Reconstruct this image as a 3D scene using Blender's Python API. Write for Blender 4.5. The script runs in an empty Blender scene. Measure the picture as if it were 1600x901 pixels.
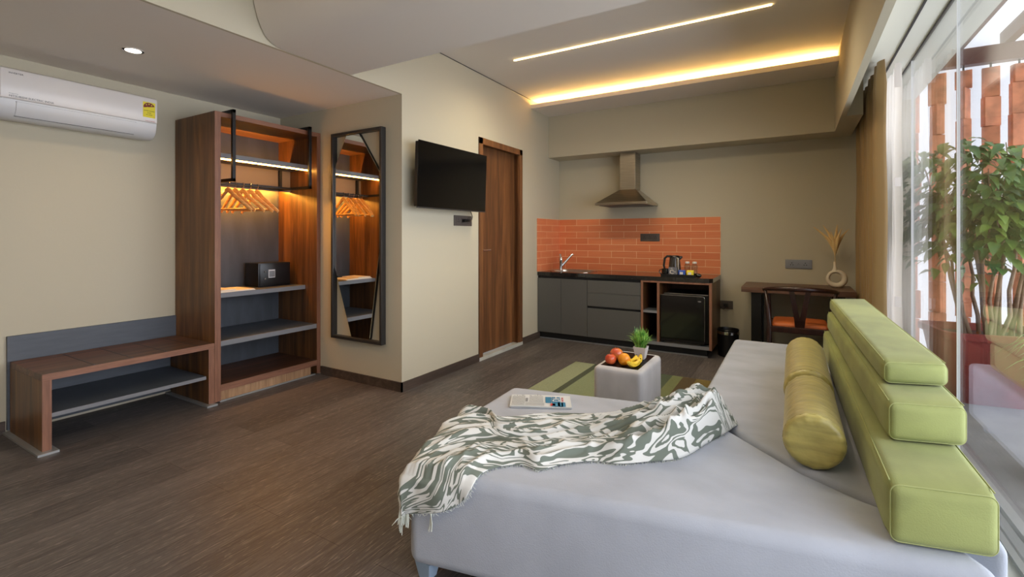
import bpy, bmesh, math, random
from mathutils import Vector, Matrix, noise
R = math.radians
S = bpy.context.scene
COL = S.collection

# ---------------------------------------------------------------- camera
cam_d = bpy.data.cameras.new('camera'); cam = bpy.data.objects.new('camera', cam_d); COL.objects.link(cam)
cam_d.sensor_width = 36.0; cam_d.sensor_fit = 'HORIZONTAL'
cam_d.lens = 745.0 / 1600.0 * 36.0
cam_d.shift_y = -81.5 / 1600.0
cam_d.clip_start = 0.02
cam.location = (0, 0, 1.2)
cam.rotation_euler = (R(90), 0, math.atan(441.0 / 745.0))
S.camera = cam
# ---------------------------------------------------------------- world
def srgb(r, g, b, a=1.0):
    f = lambda c: (c / 255.0 / 12.92) if c <= 10 else ((c / 255.0 + 0.055) / 1.055) ** 2.4
    return (f(r), f(g), f(b), a)
W = bpy.data.worlds.new('world'); S.world = W; W.use_nodes = True
wn = W.node_tree.nodes; wl = W.node_tree.links
for n in list(wn): wn.remove(n)
wo = wn.new('ShaderNodeOutputWorld'); wb = wn.new('ShaderNodeBackground')
tc = wn.new('ShaderNodeTexCoord'); sx = wn.new('ShaderNodeSeparateXYZ')
mx = wn.new('ShaderNodeMapRange'); mx.inputs['From Min'].default_value = 0.35; mx.inputs['From Max'].default_value = 0.9
SKY_LOW, SKY_SIDE = 1.7, 6.6          # bright overcast sky, brightest on the open side of the balcony
mx.inputs['To Min'].default_value = SKY_LOW; mx.inputs['To Max'].default_value = SKY_SIDE
wl.new(tc.outputs['Generated'], sx.inputs[0]); wl.new(sx.outputs['X'], mx.inputs['Value'])
wb.inputs['Color'].default_value = srgb(238, 243, 255)
wl.new(mx.outputs[0], wb.inputs['Strength']); wl.new(wb.outputs[0], wo.inputs[0])
S.view_settings.view_transform = 'Standard'; S.view_settings.look = 'None'
S.view_settings.gamma = 1.0; S.view_settings.use_curve_mapping = False
S.view_settings.exposure = 0.0
COVE, LINE, DOWN, CLOSET = 165.0, 22.0, 16.0, 60.0        # lamp strengths
FILL = 34.0; LINEW = 24.0
S.cycles.max_bounces = 10; S.cycles.diffuse_bounces = 5; S.cycles.glossy_bounces = 5
S.cycles.transparent_max_bounces = 24; S.cycles.sample_clamp_indirect = 6.0
S.cycles.caustics_reflective = False; S.cycles.caustics_refractive = False

# ---------------------------------------------------------------- materials
MATS = {}
def newmat(name):
    m = bpy.data.materials.new(name); m.use_nodes = True
    nt = m.node_tree; b = nt.nodes['Principled BSDF']
    MATS[name] = m
    return m, nt, b
def mat(name, col, rough=0.5, metal=0.0, spec=None, sheen=0.0, coat=0.0, bump=None, var=None, emit=None, es=0.0):
    """col srgb 0-255. var=(scale xyz, amount) soft colour variation; bump=(scale, strength)"""
    m, nt, b = newmat(name)
    N, L = nt.nodes, nt.links
    b.inputs['Base Color'].default_value = srgb(*col)
    b.inputs['Roughness'].default_value = rough; b.inputs['Metallic'].default_value = metal
    if spec is not None: b.inputs['Specular IOR Level'].default_value = spec
    if sheen: b.inputs['Sheen Weight'].default_value = sheen; b.inputs['Sheen Roughness'].default_value = 0.4
    if coat: b.inputs['Coat Weight'].default_value = coat
    if emit: b.inputs['Emission Color'].default_value = srgb(*emit); b.inputs['Emission Strength'].default_value = es
    if var or bump:
        t = N.new('ShaderNodeTexCoord'); mp = N.new('ShaderNodeMapping'); L.new(t.outputs['Object'], mp.inputs[0])
    if var:
        sc, amt = var[0], var[1]
        mp.inputs['Scale'].default_value = sc
        n = N.new('ShaderNodeTexNoise'); n.inputs['Scale'].default_value = 1.0; n.inputs['Detail'].default_value = 4
        L.new(mp.outputs[0], n.inputs['Vector'])
        r = N.new('ShaderNodeValToRGB'); L.new(n.outputs['Fac'], r.inputs[0])
        c2 = var[2] if len(var) > 2 else tuple(max(0, min(255, c * (1 + amt))) for c in col)
        c1 = tuple(c * (1 - amt) for c in col) if len(var) <= 2 else col
        r.color_ramp.elements[0].position = 0.35; r.color_ramp.elements[1].position = 0.65
        r.color_ramp.elements[0].color = srgb(*c1); r.color_ramp.elements[1].color = srgb(*c2)
        L.new(r.outputs[0], b.inputs['Base Color'])
    if bump:
        n2 = N.new('ShaderNodeTexNoise'); n2.inputs['Scale'].default_value = bump[0]; n2.inputs['Detail'].default_value = 5
        L.new(t.outputs['Object'], n2.inputs['Vector'])
        bp = N.new('ShaderNodeBump'); bp.inputs['Strength'].default_value = bump[1]; bp.inputs['Distance'].default_value = 0.01
        L.new(n2.outputs['Fac'], bp.inputs['Height']); L.new(bp.outputs[0], b.inputs['Normal'])
    return m
def wood(name, dark, mid, light, axis='z', rough=0.42, freq=14.0):
    m, nt, b = newmat(name); N, L = nt.nodes, nt.links
    t = N.new('ShaderNodeTexCoord'); mp = N.new('ShaderNodeMapping'); L.new(t.outputs['Object'], mp.inputs[0])
    k = {'x': (0.06, 1, 1), 'y': (1, 0.06, 1), 'z': (1, 1, 0.06)}[axis]
    mp.inputs['Scale'].default_value = tuple(freq * v for v in k)
    n = N.new('ShaderNodeTexNoise'); n.inputs['Scale'].default_value = 1.0; n.inputs['Detail'].default_value = 6
    n.inputs['Roughness'].default_value = 0.62; n.inputs['Distortion'].default_value = 0.9
    L.new(mp.outputs[0], n.inputs['Vector'])
    r = N.new('ShaderNodeValToRGB'); e = r.color_ramp.elements
    e[0].position = 0.30; e[0].color = srgb(*dark); e[1].position = 0.72; e[1].color = srgb(*light)
    em = e.new(0.5); em.color = srgb(*mid)
    L.new(n.outputs['Fac'], r.inputs[0])
    mp2 = N.new('ShaderNodeMapping'); L.new(t.outputs['Object'], mp2.inputs[0])
    mp2.inputs['Scale'].default_value = tuple(freq * 9 * v for v in k)
    n2 = N.new('ShaderNodeTexNoise'); n2.inputs['Scale'].default_value = 1.0; n2.inputs['Detail'].default_value = 3
    L.new(mp2.outputs[0], n2.inputs['Vector'])
    mix = N.new('ShaderNodeMixRGB'); mix.blend_type = 'OVERLAY'; mix.inputs[0].default_value = 0.35
    L.new(r.outputs[0], mix.inputs[1]); L.new(n2.outputs['Fac'], mix.inputs[2])
    L.new(mix.outputs[0], b.inputs['Base Color']); b.inputs['Roughness'].default_value = rough
    bp = N.new('ShaderNodeBump'); bp.inputs['Strength'].default_value = 0.12; bp.inputs['Distance'].default_value = 0.002
    L.new(n2.outputs['Fac'], bp.inputs['Height']); L.new(bp.outputs[0], b.inputs['Normal'])
    return m
def emis(name, col, strength):
    m = bpy.data.materials.new(name); m.use_nodes = True; nt = m.node_tree
    for n in list(nt.nodes): nt.nodes.remove(n)
    o = nt.nodes.new('ShaderNodeOutputMaterial'); e = nt.nodes.new('ShaderNodeEmission')
    e.inputs[0].default_value = srgb(*col); e.inputs[1].default_value = strength
    nt.links.new(e.outputs[0], o.inputs[0]); return m
def glass(name, tint=(255, 255, 255), ior=1.5, rough=0.0):
    m = bpy.data.materials.new(name); m.use_nodes = True; nt = m.node_tree; N, L = nt.nodes, nt.links
    for n in list(N): N.remove(n)
    o = N.new('ShaderNodeOutputMaterial'); t = N.new('ShaderNodeBsdfTransparent'); g = N.new('ShaderNodeBsdfGlossy')
    t.inputs[0].default_value = srgb(*tint); g.inputs['Roughness'].default_value = rough
    f = N.new('ShaderNodeFresnel'); mx_ = N.new('ShaderNodeMixShader')
    ge = N.new('ShaderNodeNewGeometry'); ir = N.new('ShaderNodeMapRange'); ir.inputs['To Min'].default_value = ior; ir.inputs['To Max'].default_value = 1.0 / ior
    L.new(ge.outputs['Backfacing'], ir.inputs['Value']); L.new(ir.outputs[0], f.inputs[0])
    L.new(f.outputs[0], mx_.inputs[0]); L.new(t.outputs[0], mx_.inputs[1]); L.new(g.outputs[0], mx_.inputs[2]); L.new(mx_.outputs[0], o.inputs[0])
    return m

PAINT = mat('wall_paint', (190, 182, 159), 0.75, bump=(60, 0.05))
CEIL = mat('ceiling_paint', (226, 218, 208), 0.8)
WHITEP = mat('white_paint', (214, 214, 204), 0.7)
SKIRT = wood('skirting_wood', (52, 42, 36), (70, 58, 50), (92, 78, 68), 'y', 0.5)
WAL = wood('walnut_upright', (56, 35, 17), (96, 62, 32), (132, 90, 48), 'z')
WALY = wood('walnut_flat', (56, 34, 22), (88, 56, 38), (122, 82, 56), 'y')
WALX = wood('walnut_cross', (60, 38, 28), (86, 58, 44), (108, 76, 58), 'x')
DOORW = wood('door_veneer', (74, 46, 25), (106, 68, 38), (134, 88, 50), 'z', 0.5, 10)
EDGE = wood('walnut_edging', (112, 74, 56), (132, 90, 68), (150, 106, 82), 'z', 0.5, 20)
EDGEY = wood('walnut_edging_flat', (112, 74, 56), (132, 90, 68), (150, 106, 82), 'y', 0.5, 20)
PLY = wood('bare_plywood', (140, 104, 72), (164, 126, 90), (186, 148, 110), 'z', 0.7, 20)
GREYL = mat('grey_laminate', (80, 85, 92), 0.5, var=((3, 6, 40), 0.04))
BACKL = mat('charcoal_laminate', (62, 66, 72), 0.55, var=((6, 10, 2.5), 0.10), bump=(40, 0.1))
GEDGE = mat('grey_edging', (122, 122, 124), 0.5)
CABG = mat('cabinet_grey', (86, 85, 82), 0.45)
CABD = mat('cabinet_shadow_gap', (24, 24, 24), 0.6)
GRAN = mat('black_granite', (26, 25, 25), 0.12, var=((90, 90, 90), 0.5), coat=0.3)
STEEL = mat('brushed_steel', (176, 166, 150), 0.28, 1.0, var=((2, 2, 160), 0.08))
CHROME = mat('chrome', (220, 220, 220), 0.12, 1.0)
BLKM = mat('black_metal', (22, 22, 23), 0.4, 0.3)
GUNM = mat('gunmetal_frame', (70, 68, 66), 0.38, 0.6)
MIRR = mat('mirror_silver', (235, 235, 232), 0.01, 1.0)
BLKG = mat('black_gloss', (10, 10, 11), 0.08, coat=0.5)
BLKS = mat('black_satin', (16, 16, 17), 0.35)
SCRN = mat('screen_black', (9, 9, 10), 0.12)
SOFA = mat('grey_suede', (165, 170, 179), 0.9, sheen=0.15, var=((3.2, 4.5, 2.6), 0.045), bump=(220, 0.12))
LIME = mat('lime_velvet', (140, 147, 88), 0.8, sheen=0.12, var=((4.5, 3.0, 7), 0.08), bump=(260, 0.1))
LIMEP = mat('lime_piping', (158, 164, 104), 0.7)
GOLD = mat('olive_satin', (172, 160, 92), 0.38, sheen=0.2, var=((3, 40, 40), 0.08), bump=(26, 0.35))
LEGB = mat('painted_leg', (140, 158, 176), 0.5)
TUFT = mat('ottoman_suede', (182, 180, 180), 0.9, sheen=0.3, var=((8, 8, 4), 0.04), bump=(220, 0.1))
WHT = mat('white_plastic', (222, 216, 210), 0.3)
WHT2 = mat('white_plastic_lower', (206, 206, 206), 0.35)
DARKT = mat('dark_ink', (50, 48, 48), 0.6)
SOCK = mat('socket_plate_brown', (84, 76, 70), 0.45)
SOCKG = mat('socket_plate_grey', (140, 142, 148), 0.35, 0.3)
SOCKD = mat('socket_module', (46, 44, 44), 0.4)
CUR = mat('drape_cloth', (150, 124, 84), 0.85, sheen=0.2, bump=(300, 0.1))
CER = mat('cream_ceramic', (226, 212, 188), 0.6)
LEATH = mat('tan_leather', (190, 100, 48), 0.4, bump=(120, 0.15))
DKW = wood('dark_stained_wood', (34, 18, 14), (48, 26, 20), (66, 38, 28), 'z', 0.3)
DESKW = wood('desk_wood', (74, 50, 38), (98, 70, 54), (120, 88, 68), 'x', 0.4)
HANG = mat('hanger_beech', (206, 156, 96), 0.35, var=((10, 10, 60), 0.1))
PAPER = mat('newsprint', (206, 208, 206), 0.8)
PAPERW = mat('white_paper', (238, 226, 206), 0.7)
BLUEI = mat('blue_ink', (38, 116, 150), 0.7)
LBLUE = mat('pale_blue_ink', (120, 178, 206), 0.7)
REDI = mat('red_ink', (190, 60, 60), 0.7)
GREYI = mat('grey_ink', (132, 134, 134), 0.8)
YELL = mat('label_yellow', (232, 214, 40), 0.5)
DRED = mat('label_dark_red', (120, 30, 28), 0.5)
TERR = mat('terracotta_block', (192, 124, 90), 0.85, var=((9, 9, 9), 0.16), bump=(60, 0.3))
TERRD = mat('red_planter', (142, 58, 48), 0.7, var=((6, 6, 6), 0.08))
BEAMB = mat('brown_steel_beam', (96, 56, 46), 0.5)
CONC = mat('balcony_concrete', (150, 150, 146), 0.8, var=((3, 3, 3), 0.06))
ALU = mat('aluminium', (176, 178, 176), 0.35, 0.6)
STONE = mat('pale_sill_stone', (188, 188, 178), 0.3, var=((5, 5, 5), 0.04))
LEAF = mat('leaf_green', (70, 116, 60), 0.38, var=((5, 5, 5), 0.3, (120, 150, 60)), coat=0.1)
LEAF2 = mat('grass_green', (66, 140, 50), 0.45, var=((40, 40, 40), 0.3, (170, 214, 110)))
LEAFP = mat('pale_leaf', (150, 180, 100), 0.45, var=((8, 8, 8), 0.3, (206, 220, 160)))
STEM = mat('plant_stem', (150, 124, 98), 0.8, bump=(80, 0.3))
SOIL = mat('soil', (56, 42, 32), 0.95, bump=(60, 0.6))
PAMP = mat('pampas_straw', (224, 192, 132), 0.9, sheen=0.3)
APPLE = mat('red_apple_skin', (190, 50, 34), 0.3, var=((22, 22, 14), 0.3, (226, 110, 60)), coat=0.3)
MANGO = mat('mango_skin', (196, 66, 44), 0.35, var=((16, 16, 16), 0.3, (224, 138, 60)), coat=0.2)
ORNG = mat('orange_peel', (238, 148, 20), 0.4, bump=(300, 0.15), coat=0.2)
BANA = mat('banana_peel', (226, 190, 50), 0.45, var=((30, 30, 30), 0.1))
BTIP = mat('banana_tip', (70, 56, 24), 0.7)
CURT_L = emis('warm_led', (255, 214, 140), LINE)
COVE_L = emis('cove_led', (255, 200, 112), COVE)
CLOS_L = emis('closet_led', (255, 178, 78), CLOSET)
CLOS2_L = emis('closet_back_led', (255, 172, 64), 300)
DOWN_L = emis('downlight_led', (255, 232, 200), DOWN)
GLS = glass('window_glass')
GLJ = glass('jar_glass', (244, 248, 248), 1.35, 0.02)
SEAL = mat('pale_seal', (226, 228, 228), 0.4)

def sheer_mat():
    m = bpy.data.materials.new('sheer_voile'); m.use_nodes = True; nt = m.node_tree; N, L = nt.nodes, nt.links
    for n in list(N): N.remove(n)
    o = N.new('ShaderNodeOutputMaterial'); t = N.new('ShaderNodeBsdfTransparent'); d = N.new('ShaderNodeBsdfDiffuse'); tl = N.new('ShaderNodeBsdfTranslucent')
    d.inputs[0].default_value = srgb(240, 236, 228); tl.inputs[0].default_value = srgb(240, 236, 228)
    a = N.new('ShaderNodeMixShader'); a.inputs[0].default_value = 0.5; L.new(d.outputs[0], a.inputs[1]); L.new(tl.outputs[0], a.inputs[2])
    c = N.new('ShaderNodeMixShader'); c.inputs[0].default_value = 0.88; L.new(t.outputs[0], c.inputs[1]); L.new(a.outputs[0], c.inputs[2])
    L.new(c.outputs[0], o.inputs[0]); return m
SHEER = sheer_mat()

def floor_mat():
    m, nt, b = newmat('wenge_planks'); N, L = nt.nodes, nt.links
    t = N.new('ShaderNodeTexCoord')
    mp = N.new('ShaderNodeMapping'); mp.inputs['Rotation'].default_value = (0, 0, R(90)); L.new(t.outputs['Object'], mp.inputs[0])
    br = N.new('ShaderNodeTexBrick'); br.inputs['Scale'].default_value = 1.0
    br.inputs['Brick Width'].default_value = 1.25; br.inputs['Row Height'].default_value = 0.19
    br.inputs['Mortar Size'].default_value = 0.0012; br.inputs['Mortar Smooth'].default_value = 0.2; br.offset = 0.37
    br.inputs['Color1'].default_value = srgb(68, 63, 61); br.inputs['Color2'].default_value = srgb(86, 80, 77); br.inputs['Mortar'].default_value = srgb(38, 32, 28)
    L.new(mp.outputs[0], br.inputs['Vector'])
    m2 = N.new('ShaderNodeMapping'); m2.inputs['Scale'].default_value = (60, 2.6, 1); L.new(t.outputs['Object'], m2.inputs[0])
    n = N.new('ShaderNodeTexNoise'); n.inputs['Scale'].default_value = 1.0; n.inputs['Detail'].default_value = 6; n.inputs['Roughness'].default_value = 0.6; n.inputs['Distortion'].default_value = 1.2
    L.new(m2.outputs[0], n.inputs['Vector'])
    r = N.new('ShaderNodeValToRGB'); e = r.color_ramp.elements; e[0].position = 0.34; e[0].color = (0.30, 0.30, 0.30, 1); e[1].position = 0.70; e[1].color = (1, 1, 1, 1)
    L.new(n.outputs['Fac'], r.inputs[0])
    mu = N.new('ShaderNodeMixRGB'); mu.blend_type = 'OVERLAY'; mu.inputs[0].default_value = 0.55
    L.new(br.outputs['Color'], mu.inputs[1]); L.new(r.outputs[0], mu.inputs[2])
    # pale limed flecks along the grain
    m3 = N.new('ShaderNodeMapping'); m3.inputs['Scale'].default_value = (110, 7, 1); L.new(t.outputs['Object'], m3.inputs[0])
    n3 = N.new('ShaderNodeTexNoise'); n3.inputs['Scale'].default_value = 1.0; n3.inputs['Detail'].default_value = 4; n3.inputs['Distortion'].default_value = 2.5
    L.new(m3.outputs[0], n3.inputs['Vector'])
    r3 = N.new('ShaderNodeValToRGB'); e = r3.color_ramp.elements; e[0].position = 0.57; e[0].color = (0, 0, 0, 1); e[1].position = 0.72; e[1].color = (0.7, 0.7, 0.7, 1)
    L.new(n3.outputs['Fac'], r3.inputs[0])
    mu2 = N.new('ShaderNodeMixRGB'); L.new(r3.outputs[0], mu2.inputs[0]); L.new(mu.outputs[0], mu2.inputs[1]); mu2.inputs[2].default_value = srgb(156, 146, 136)
    L.new(mu2.outputs[0], b.inputs['Base Color']); b.inputs['Roughness'].default_value = 0.46; b.inputs['Specular IOR Level'].default_value = 0.35
    bp = N.new('ShaderNodeBump'); bp.inputs['Strength'].default_value = 0.25; bp.inputs['Distance'].default_value = 0.002
    L.new(n.outputs['Fac'], bp.inputs['Height']); L.new(bp.outputs[0], b.inputs['Normal'])
    return m
FLOORM = floor_mat()

def tile_mat():
    m, nt, b = newmat('orange_tile'); N, L = nt.nodes, nt.links
    t = N.new('ShaderNodeTexCoord')
    br = N.new('ShaderNodeTexBrick'); br.inputs['Scale'].default_value = 1.0; br.offset = 0.5
    br.inputs['Brick Width'].default_value = 0.305; br.inputs['Row Height'].default_value = 0.0785
    br.inputs['Mortar Size'].default_value = 0.0022; br.inputs['Mortar Smooth'].default_value = 0.1; br.inputs['Bias'].default_value = 0.0
    br.inputs['Color1'].default_value = srgb(214, 120, 76); br.inputs['Color2'].default_value = srgb(226, 136, 90); br.inputs['Mortar'].default_value = srgb(242, 202, 160)
    L.new(t.outputs['UV'], br.inputs['Vector'])
    n = N.new('ShaderNodeTexNoise'); mp = N.new('ShaderNodeMapping'); mp.inputs['Scale'].default_value = (3, 60, 1); L.new(t.outputs['UV'], mp.inputs[0])
    n.inputs['Scale'].default_value = 1.0; n.inputs['Detail'].default_value = 3; L.new(mp.outputs[0], n.inputs['Vector'])
    mu = N.new('ShaderNodeMixRGB'); mu.blend_type = 'OVERLAY'; mu.inputs[0].default_value = 0.22
    L.new(br.outputs['Color'], mu.inputs[1]); L.new(n.outputs['Fac'], mu.inputs[2]); L.new(mu.outputs[0], b.inputs['Base Color'])
    b.inputs['Roughness'].default_value = 0.3
    bp = N.new('ShaderNodeBump'); bp.inputs['Strength'].default_value = 0.5; bp.inputs['Distance'].default_value = 0.002; bp.invert = True
    L.new(br.outputs['Fac'], bp.inputs['Height']); L.new(bp.outputs[0], b.inputs['Normal'])
    return m
TILE = tile_mat()

def throw_mat():
    m, nt, b = newmat('marbled_throw'); N, L = nt.nodes, nt.links
    t = N.new('ShaderNodeTexCoord'); mp = N.new('ShaderNodeMapping'); mp.inputs['Scale'].default_value = (0.9, 3.9, 1); mp.inputs['Rotation'].default_value = (0, 0, R(-10))
    L.new(t.outputs['UV'], mp.inputs[0])
    n = N.new('ShaderNodeTexNoise'); n.inputs['Scale'].default_value = 3.3; n.inputs['Detail'].default_value = 2.2; n.inputs['Roughness'].default_value = 0.45; n.inputs['Distortion'].default_value = 1.1
    L.new(mp.outputs[0], n.inputs['Vector'])
    w = N.new('ShaderNodeMath'); w.operation = 'MULTIPLY'; w.inputs[1].default_value = 7.5; L.new(n.outputs['Fac'], w.inputs[0])
    fr = N.new('ShaderNodeMath'); fr.operation = 'PINGPONG'; fr.inputs[1].default_value = 0.5; L.new(w.outputs[0], fr.inputs[0])
    r = N.new('ShaderNodeValToRGB'); e = r.color_ramp.elements
    e[0].position = 0.215; e[0].color = srgb(104, 112, 101); e[1].position = 0.235; e[1].color = srgb(206, 206, 200)
    L.new(fr.outputs[0], r.inputs[0]); L.new(r.outputs[0], b.inputs['Base Color'])
    b.inputs['Roughness'].default_value = 0.9
    n2 = N.new('ShaderNodeTexNoise'); n2.inputs['Scale'].default_value = 420; L.new(t.outputs['UV'], n2.inputs['Vector'])
    bp = N.new('ShaderNodeBump'); bp.inputs['Strength'].default_value = 0.15; bp.inputs['Distance'].default_value = 0.003
    L.new(n2.outputs['Fac'], bp.inputs['Height']); L.new(bp.outputs[0], b.inputs['Normal'])
    return m
THROW = throw_mat()
FRNG = mat('throw_fringe', (196, 200, 188), 0.9)

def rug_mat():
    m, nt, b = newmat('striped_rug'); N, L = nt.nodes, nt.links
    t = N.new('ShaderNodeTexCoord'); sp = N.new('ShaderNodeSeparateXYZ'); L.new(t.outputs['UV'], sp.inputs[0])
    r = N.new('ShaderNodeValToRGB'); r.color_ramp.interpolation = 'CONSTANT'; e = r.color_ramp.elements
    st = [(0.0, (142, 148, 116)), (0.122, (72, 78, 60)), (0.160, (128, 138, 104)), (0.36, (100, 110, 84)), (0.45, (74, 84, 64)), (0.575, (110, 116, 76)), (0.63, (84, 70, 46)), (0.70, (112, 98, 50)), (0.78, (70, 78, 52)), (0.9, (118, 126, 84))]
    e[0].position = 0; e[0].color = srgb(*st[0][1]); e[1].position = st[1][0]; e[1].color = srgb(*st[1][1])
    for p, c in st[2:]: x = e.new(p); x.color = srgb(*c)
    L.new(sp.outputs[0], r.inputs[0])
    n = N.new('ShaderNodeTexNoise'); n.inputs['Scale'].default_value = 160; L.new(t.outputs['Object'], n.inputs['Vector'])
    mu = N.new('ShaderNodeMixRGB'); mu.blend_type = 'OVERLAY'; mu.inputs[0].default_value = 0.3; L.new(r.outputs[0], mu.inputs[1]); L.new(n.outputs['Fac'], mu.inputs[2])
    L.new(mu.outputs[0], b.inputs['Base Color']); b.inputs['Roughness'].default_value = 0.95
    bp = N.new('ShaderNodeBump'); bp.inputs['Strength'].default_value = 0.5; bp.inputs['Distance'].default_value = 0.004
    L.new(n.outputs['Fac'], bp.inputs['Height']); L.new(bp.outputs[0], b.inputs['Normal'])
    return m
RUG = rug_mat()

# ---------------------------------------------------------------- mesh helpers
ORG = {}
def props(o, label=None, cat=None, group=None, kind=None):
    if label: o['label'] = label
    if cat: o['category'] = cat
    if group: o['group'] = group
    if kind: o['kind'] = kind
    return o
def thing(name, loc, label, cat, group=None):
    o = bpy.data.objects.new(name, None); COL.objects.link(o); o.location = loc; o.empty_display_size = 0.1
    ORG[o.name] = Vector(loc)
    return props(o, label, cat, group)
class MB:
    def __init__(s): s.bm = bmesh.new()
    def box(s, x0, x1, y0, y1, z0, z1, bev=0, seg=2, M=None):
        r = bmesh.ops.create_cube(s.bm, size=1.0)['verts']
        for v in r:
            v.co = Vector(((x0 + x1) / 2 + v.co.x * (x1 - x0), (y0 + y1) / 2 + v.co.y * (y1 - y0), (z0 + z1) / 2 + v.co.z * (z1 - z0)))
            if M: v.co = M @ v.co
        if bev:
            ed = set(e for v in r for e in v.link_edges)
            bmesh.ops.bevel(s.bm, geom=list(ed), offset=bev, segments=seg, affect='EDGES', profile=0.6)
        return s
    def prism(s, poly, z0, z1, M=None):
        a = [s.bm.verts.new((x, y, z0)) for x, y in poly]; b = [s.bm.verts.new((x, y, z1)) for x, y in poly]
        s.bm.faces.new(list(reversed(a))); s.bm.faces.new(b); n = len(poly)
        for i in range(n): s.bm.faces.new((a[i], a[(i + 1) % n], b[(i + 1) % n], b[i]))
        if M:
            for v in a + b: v.co = M @ v.co
        return s
    def loft(s, rings, cap=True):
        vr = [[s.bm.verts.new(p) for p in r] for r in rings]
        for i in range(len(vr) - 1):
            n = len(vr[i])
            for j in range(n): s.bm.faces.new((vr[i][j], vr[i][(j + 1) % n], vr[i + 1][(j + 1) % n], vr[i + 1][j]))
        if cap:
            s.bm.faces.new(list(reversed(vr[0]))); s.bm.faces.new(vr[-1])
        return s
    def tube(s, pts, r, n=8, flat=1.0, up=(0, 0, 1)):
        pts = [Vector(p) for p in pts]; rs = r if isinstance(r, (list, tuple)) else [r] * len(pts)
        rings = []; U = None
        for i, p in enumerate(pts):
            d = (pts[min(i + 1, len(pts) - 1)] - pts[max(i - 1, 0)])
            if d.length < 1e-9: d = Vector((0, 0, 1))
            d.normalize()
            if U is None:
                U = Vector(up)
                if abs(U.dot(d)) > 0.95: U = Vector((1, 0, 0))
            U = (U - d * U.dot(d)).normalized(); V = d.cross(U)
            rings.append([p + (U * math.cos(2 * math.pi * k / n) * flat + V * math.sin(2 * math.pi * k / n)) * rs[i] for k in range(n)])
        return s.loft(rings)
    def lathe(s, prof, c=(0, 0, 0), n=32, M=None, cap=True):
        rings = []
        for r, z in prof:
            rings.append([(M @ Vector((r * math.cos(2 * math.pi * k / n), r * math.sin(2 * math.pi * k / n), z)) if M else Vector((r * math.cos(2 * math.pi * k / n), r * math.sin(2 * math.pi * k / n), z))) + Vector(c) for k in range(n)])
        return s.loft(rings, cap)
    def ell(s, c, r, M=None, n=20):
        q = bmesh.ops.create_uvsphere(s.bm, u_segments=n, v_segments=n // 2 + 2, radius=1.0)['verts']
        for v in q:
            p = Vector((v.co.x * r[0], v.co.y * r[1], v.co.z * r[2]))
            if M: p = M @ p
            v.co = p + Vector(c)
        return s
    def face(s, pts): s.bm.faces.new([s.bm.verts.new(p) for p in pts]); return s
    def puff(s, c4, z0, z1, r=0.03, bulge=(0.0, 0.0, 0.0), n=14, fn=None):
        """soft box over the quad c4 (four xy corners, ccw); bulge = end, side, top"""
        A = Vector(c4[0]); B = Vector(c4[1]); C_ = Vector(c4[2]); D = Vector(c4[3])
        hx = ((B - A).length + (C_ - D).length) / 4; hy = ((D - A).length + (C_ - B).length) / 4; hz = (z1 - z0) / 2
        H = (hx, hy, hz); vd = {}
        def vert(i, j, k):
            key = (i, j, k)
            if key in vd: return vd[key]
            q = [2.0 * t / n - 1 for t in key]
            # denser near the edges
            q = [math.copysign(abs(t) ** 0.62, t) for t in q]
            p = [q[a] * H[a] for a in range(3)]
            inn = [max(-(H[a] - r), min(H[a] - r, p[a])) for a in range(3)]
            d = Vector([p[a] - inn[a] for a in range(3)])
            if d.length > 1e-9: d = d.normalized() * r
            o = [inn[a] + d[a] for a in range(3)]
            w = [max(0.0, 1 - q[a] ** 2) for a in range(3)]
            o[0] += math.copysign(1, q[0]) * bulge[1] * w[1] * w[2] * abs(q[0])
            o[1] += math.copysign(1, q[1]) * bulge[0] * w[0] * w[2] * abs(q[1])
            o[2] += math.copysign(1, q[2]) * bulge[2] * w[0] * w[1] * abs(q[2]) * (1 if q[2] > 0 else 0.0)
            u = o[0] / hx * 0.5 + 0.5; v = o[1] / hy * 0.5 + 0.5
            xy = (A * (1 - u) + B * u) * (1 - v) + (D * (1 - u) + C_ * u) * v
            P = Vector((xy.x, xy.y, (z0 + z1) / 2 + o[2]))
            if fn: P = fn(P)
            vd[key] = s.bm.verts.new(P); return vd[key]
        for a in range(3):
            b, c = (a + 1) % 3, (a + 2) % 3
            for side in (0, n):
                for i in range(n):
                    for j in range(n):
                        ks = []
                        for di, dj in ((0, 0), (1, 0), (1, 1), (0, 1)):
                            t = [0, 0, 0]; t[a] = side; t[b] = i + di; t[c] = j + dj; ks.append(vert(*t))
                        if side == 0: ks.reverse()
                        s.bm.faces.new(ks)
        return s
    def build(s, name, m, parent=None, smooth=35, label=None, cat=None, group=None, kind=None, bev=0, seg=2, sub=0, solid=0, local=False, uv=None, recalc=True, origin=None):
        bm = s.bm
        if recalc: bmesh.ops.recalc_face_normals(bm, faces=bm.faces)
        if parent is not None: o0 = ORG[parent.name]
        elif origin is not None: o0 = Vector(origin)
        elif local: o0 = Vector((0, 0, 0))
        else:
            xs = [v.co.x for v in bm.verts]; ys = [v.co.y for v in bm.verts]; zs = [v.co.z for v in bm.verts]
            o0 = Vector(((min(xs) + max(xs)) / 2, (min(ys) + max(ys)) / 2, min(zs)))
        if uv:
            lay = bm.loops.layers.uv.verify()
            for f in bm.faces:
                for l in f.loops: l[lay].uv = uv(l.vert.co, f.normal)
        for v in bm.verts: v.co -= o0
        me = bpy.data.meshes.new(name); bm.to_mesh(me); bm.free()
        for mm in (m if isinstance(m, (list, tuple)) else [m]): me.materials.append(mm)
        if smooth:
            me.shade_smooth()
            if smooth < 180: me.set_sharp_from_angle(angle=R(smooth))
        o = bpy.data.objects.new(name, me); COL.objects.link(o)
        if parent is not None: o.parent = parent; ORG[o.name] = o0
        else: o.location = o0; ORG[o.name] = o0.copy()
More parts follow.
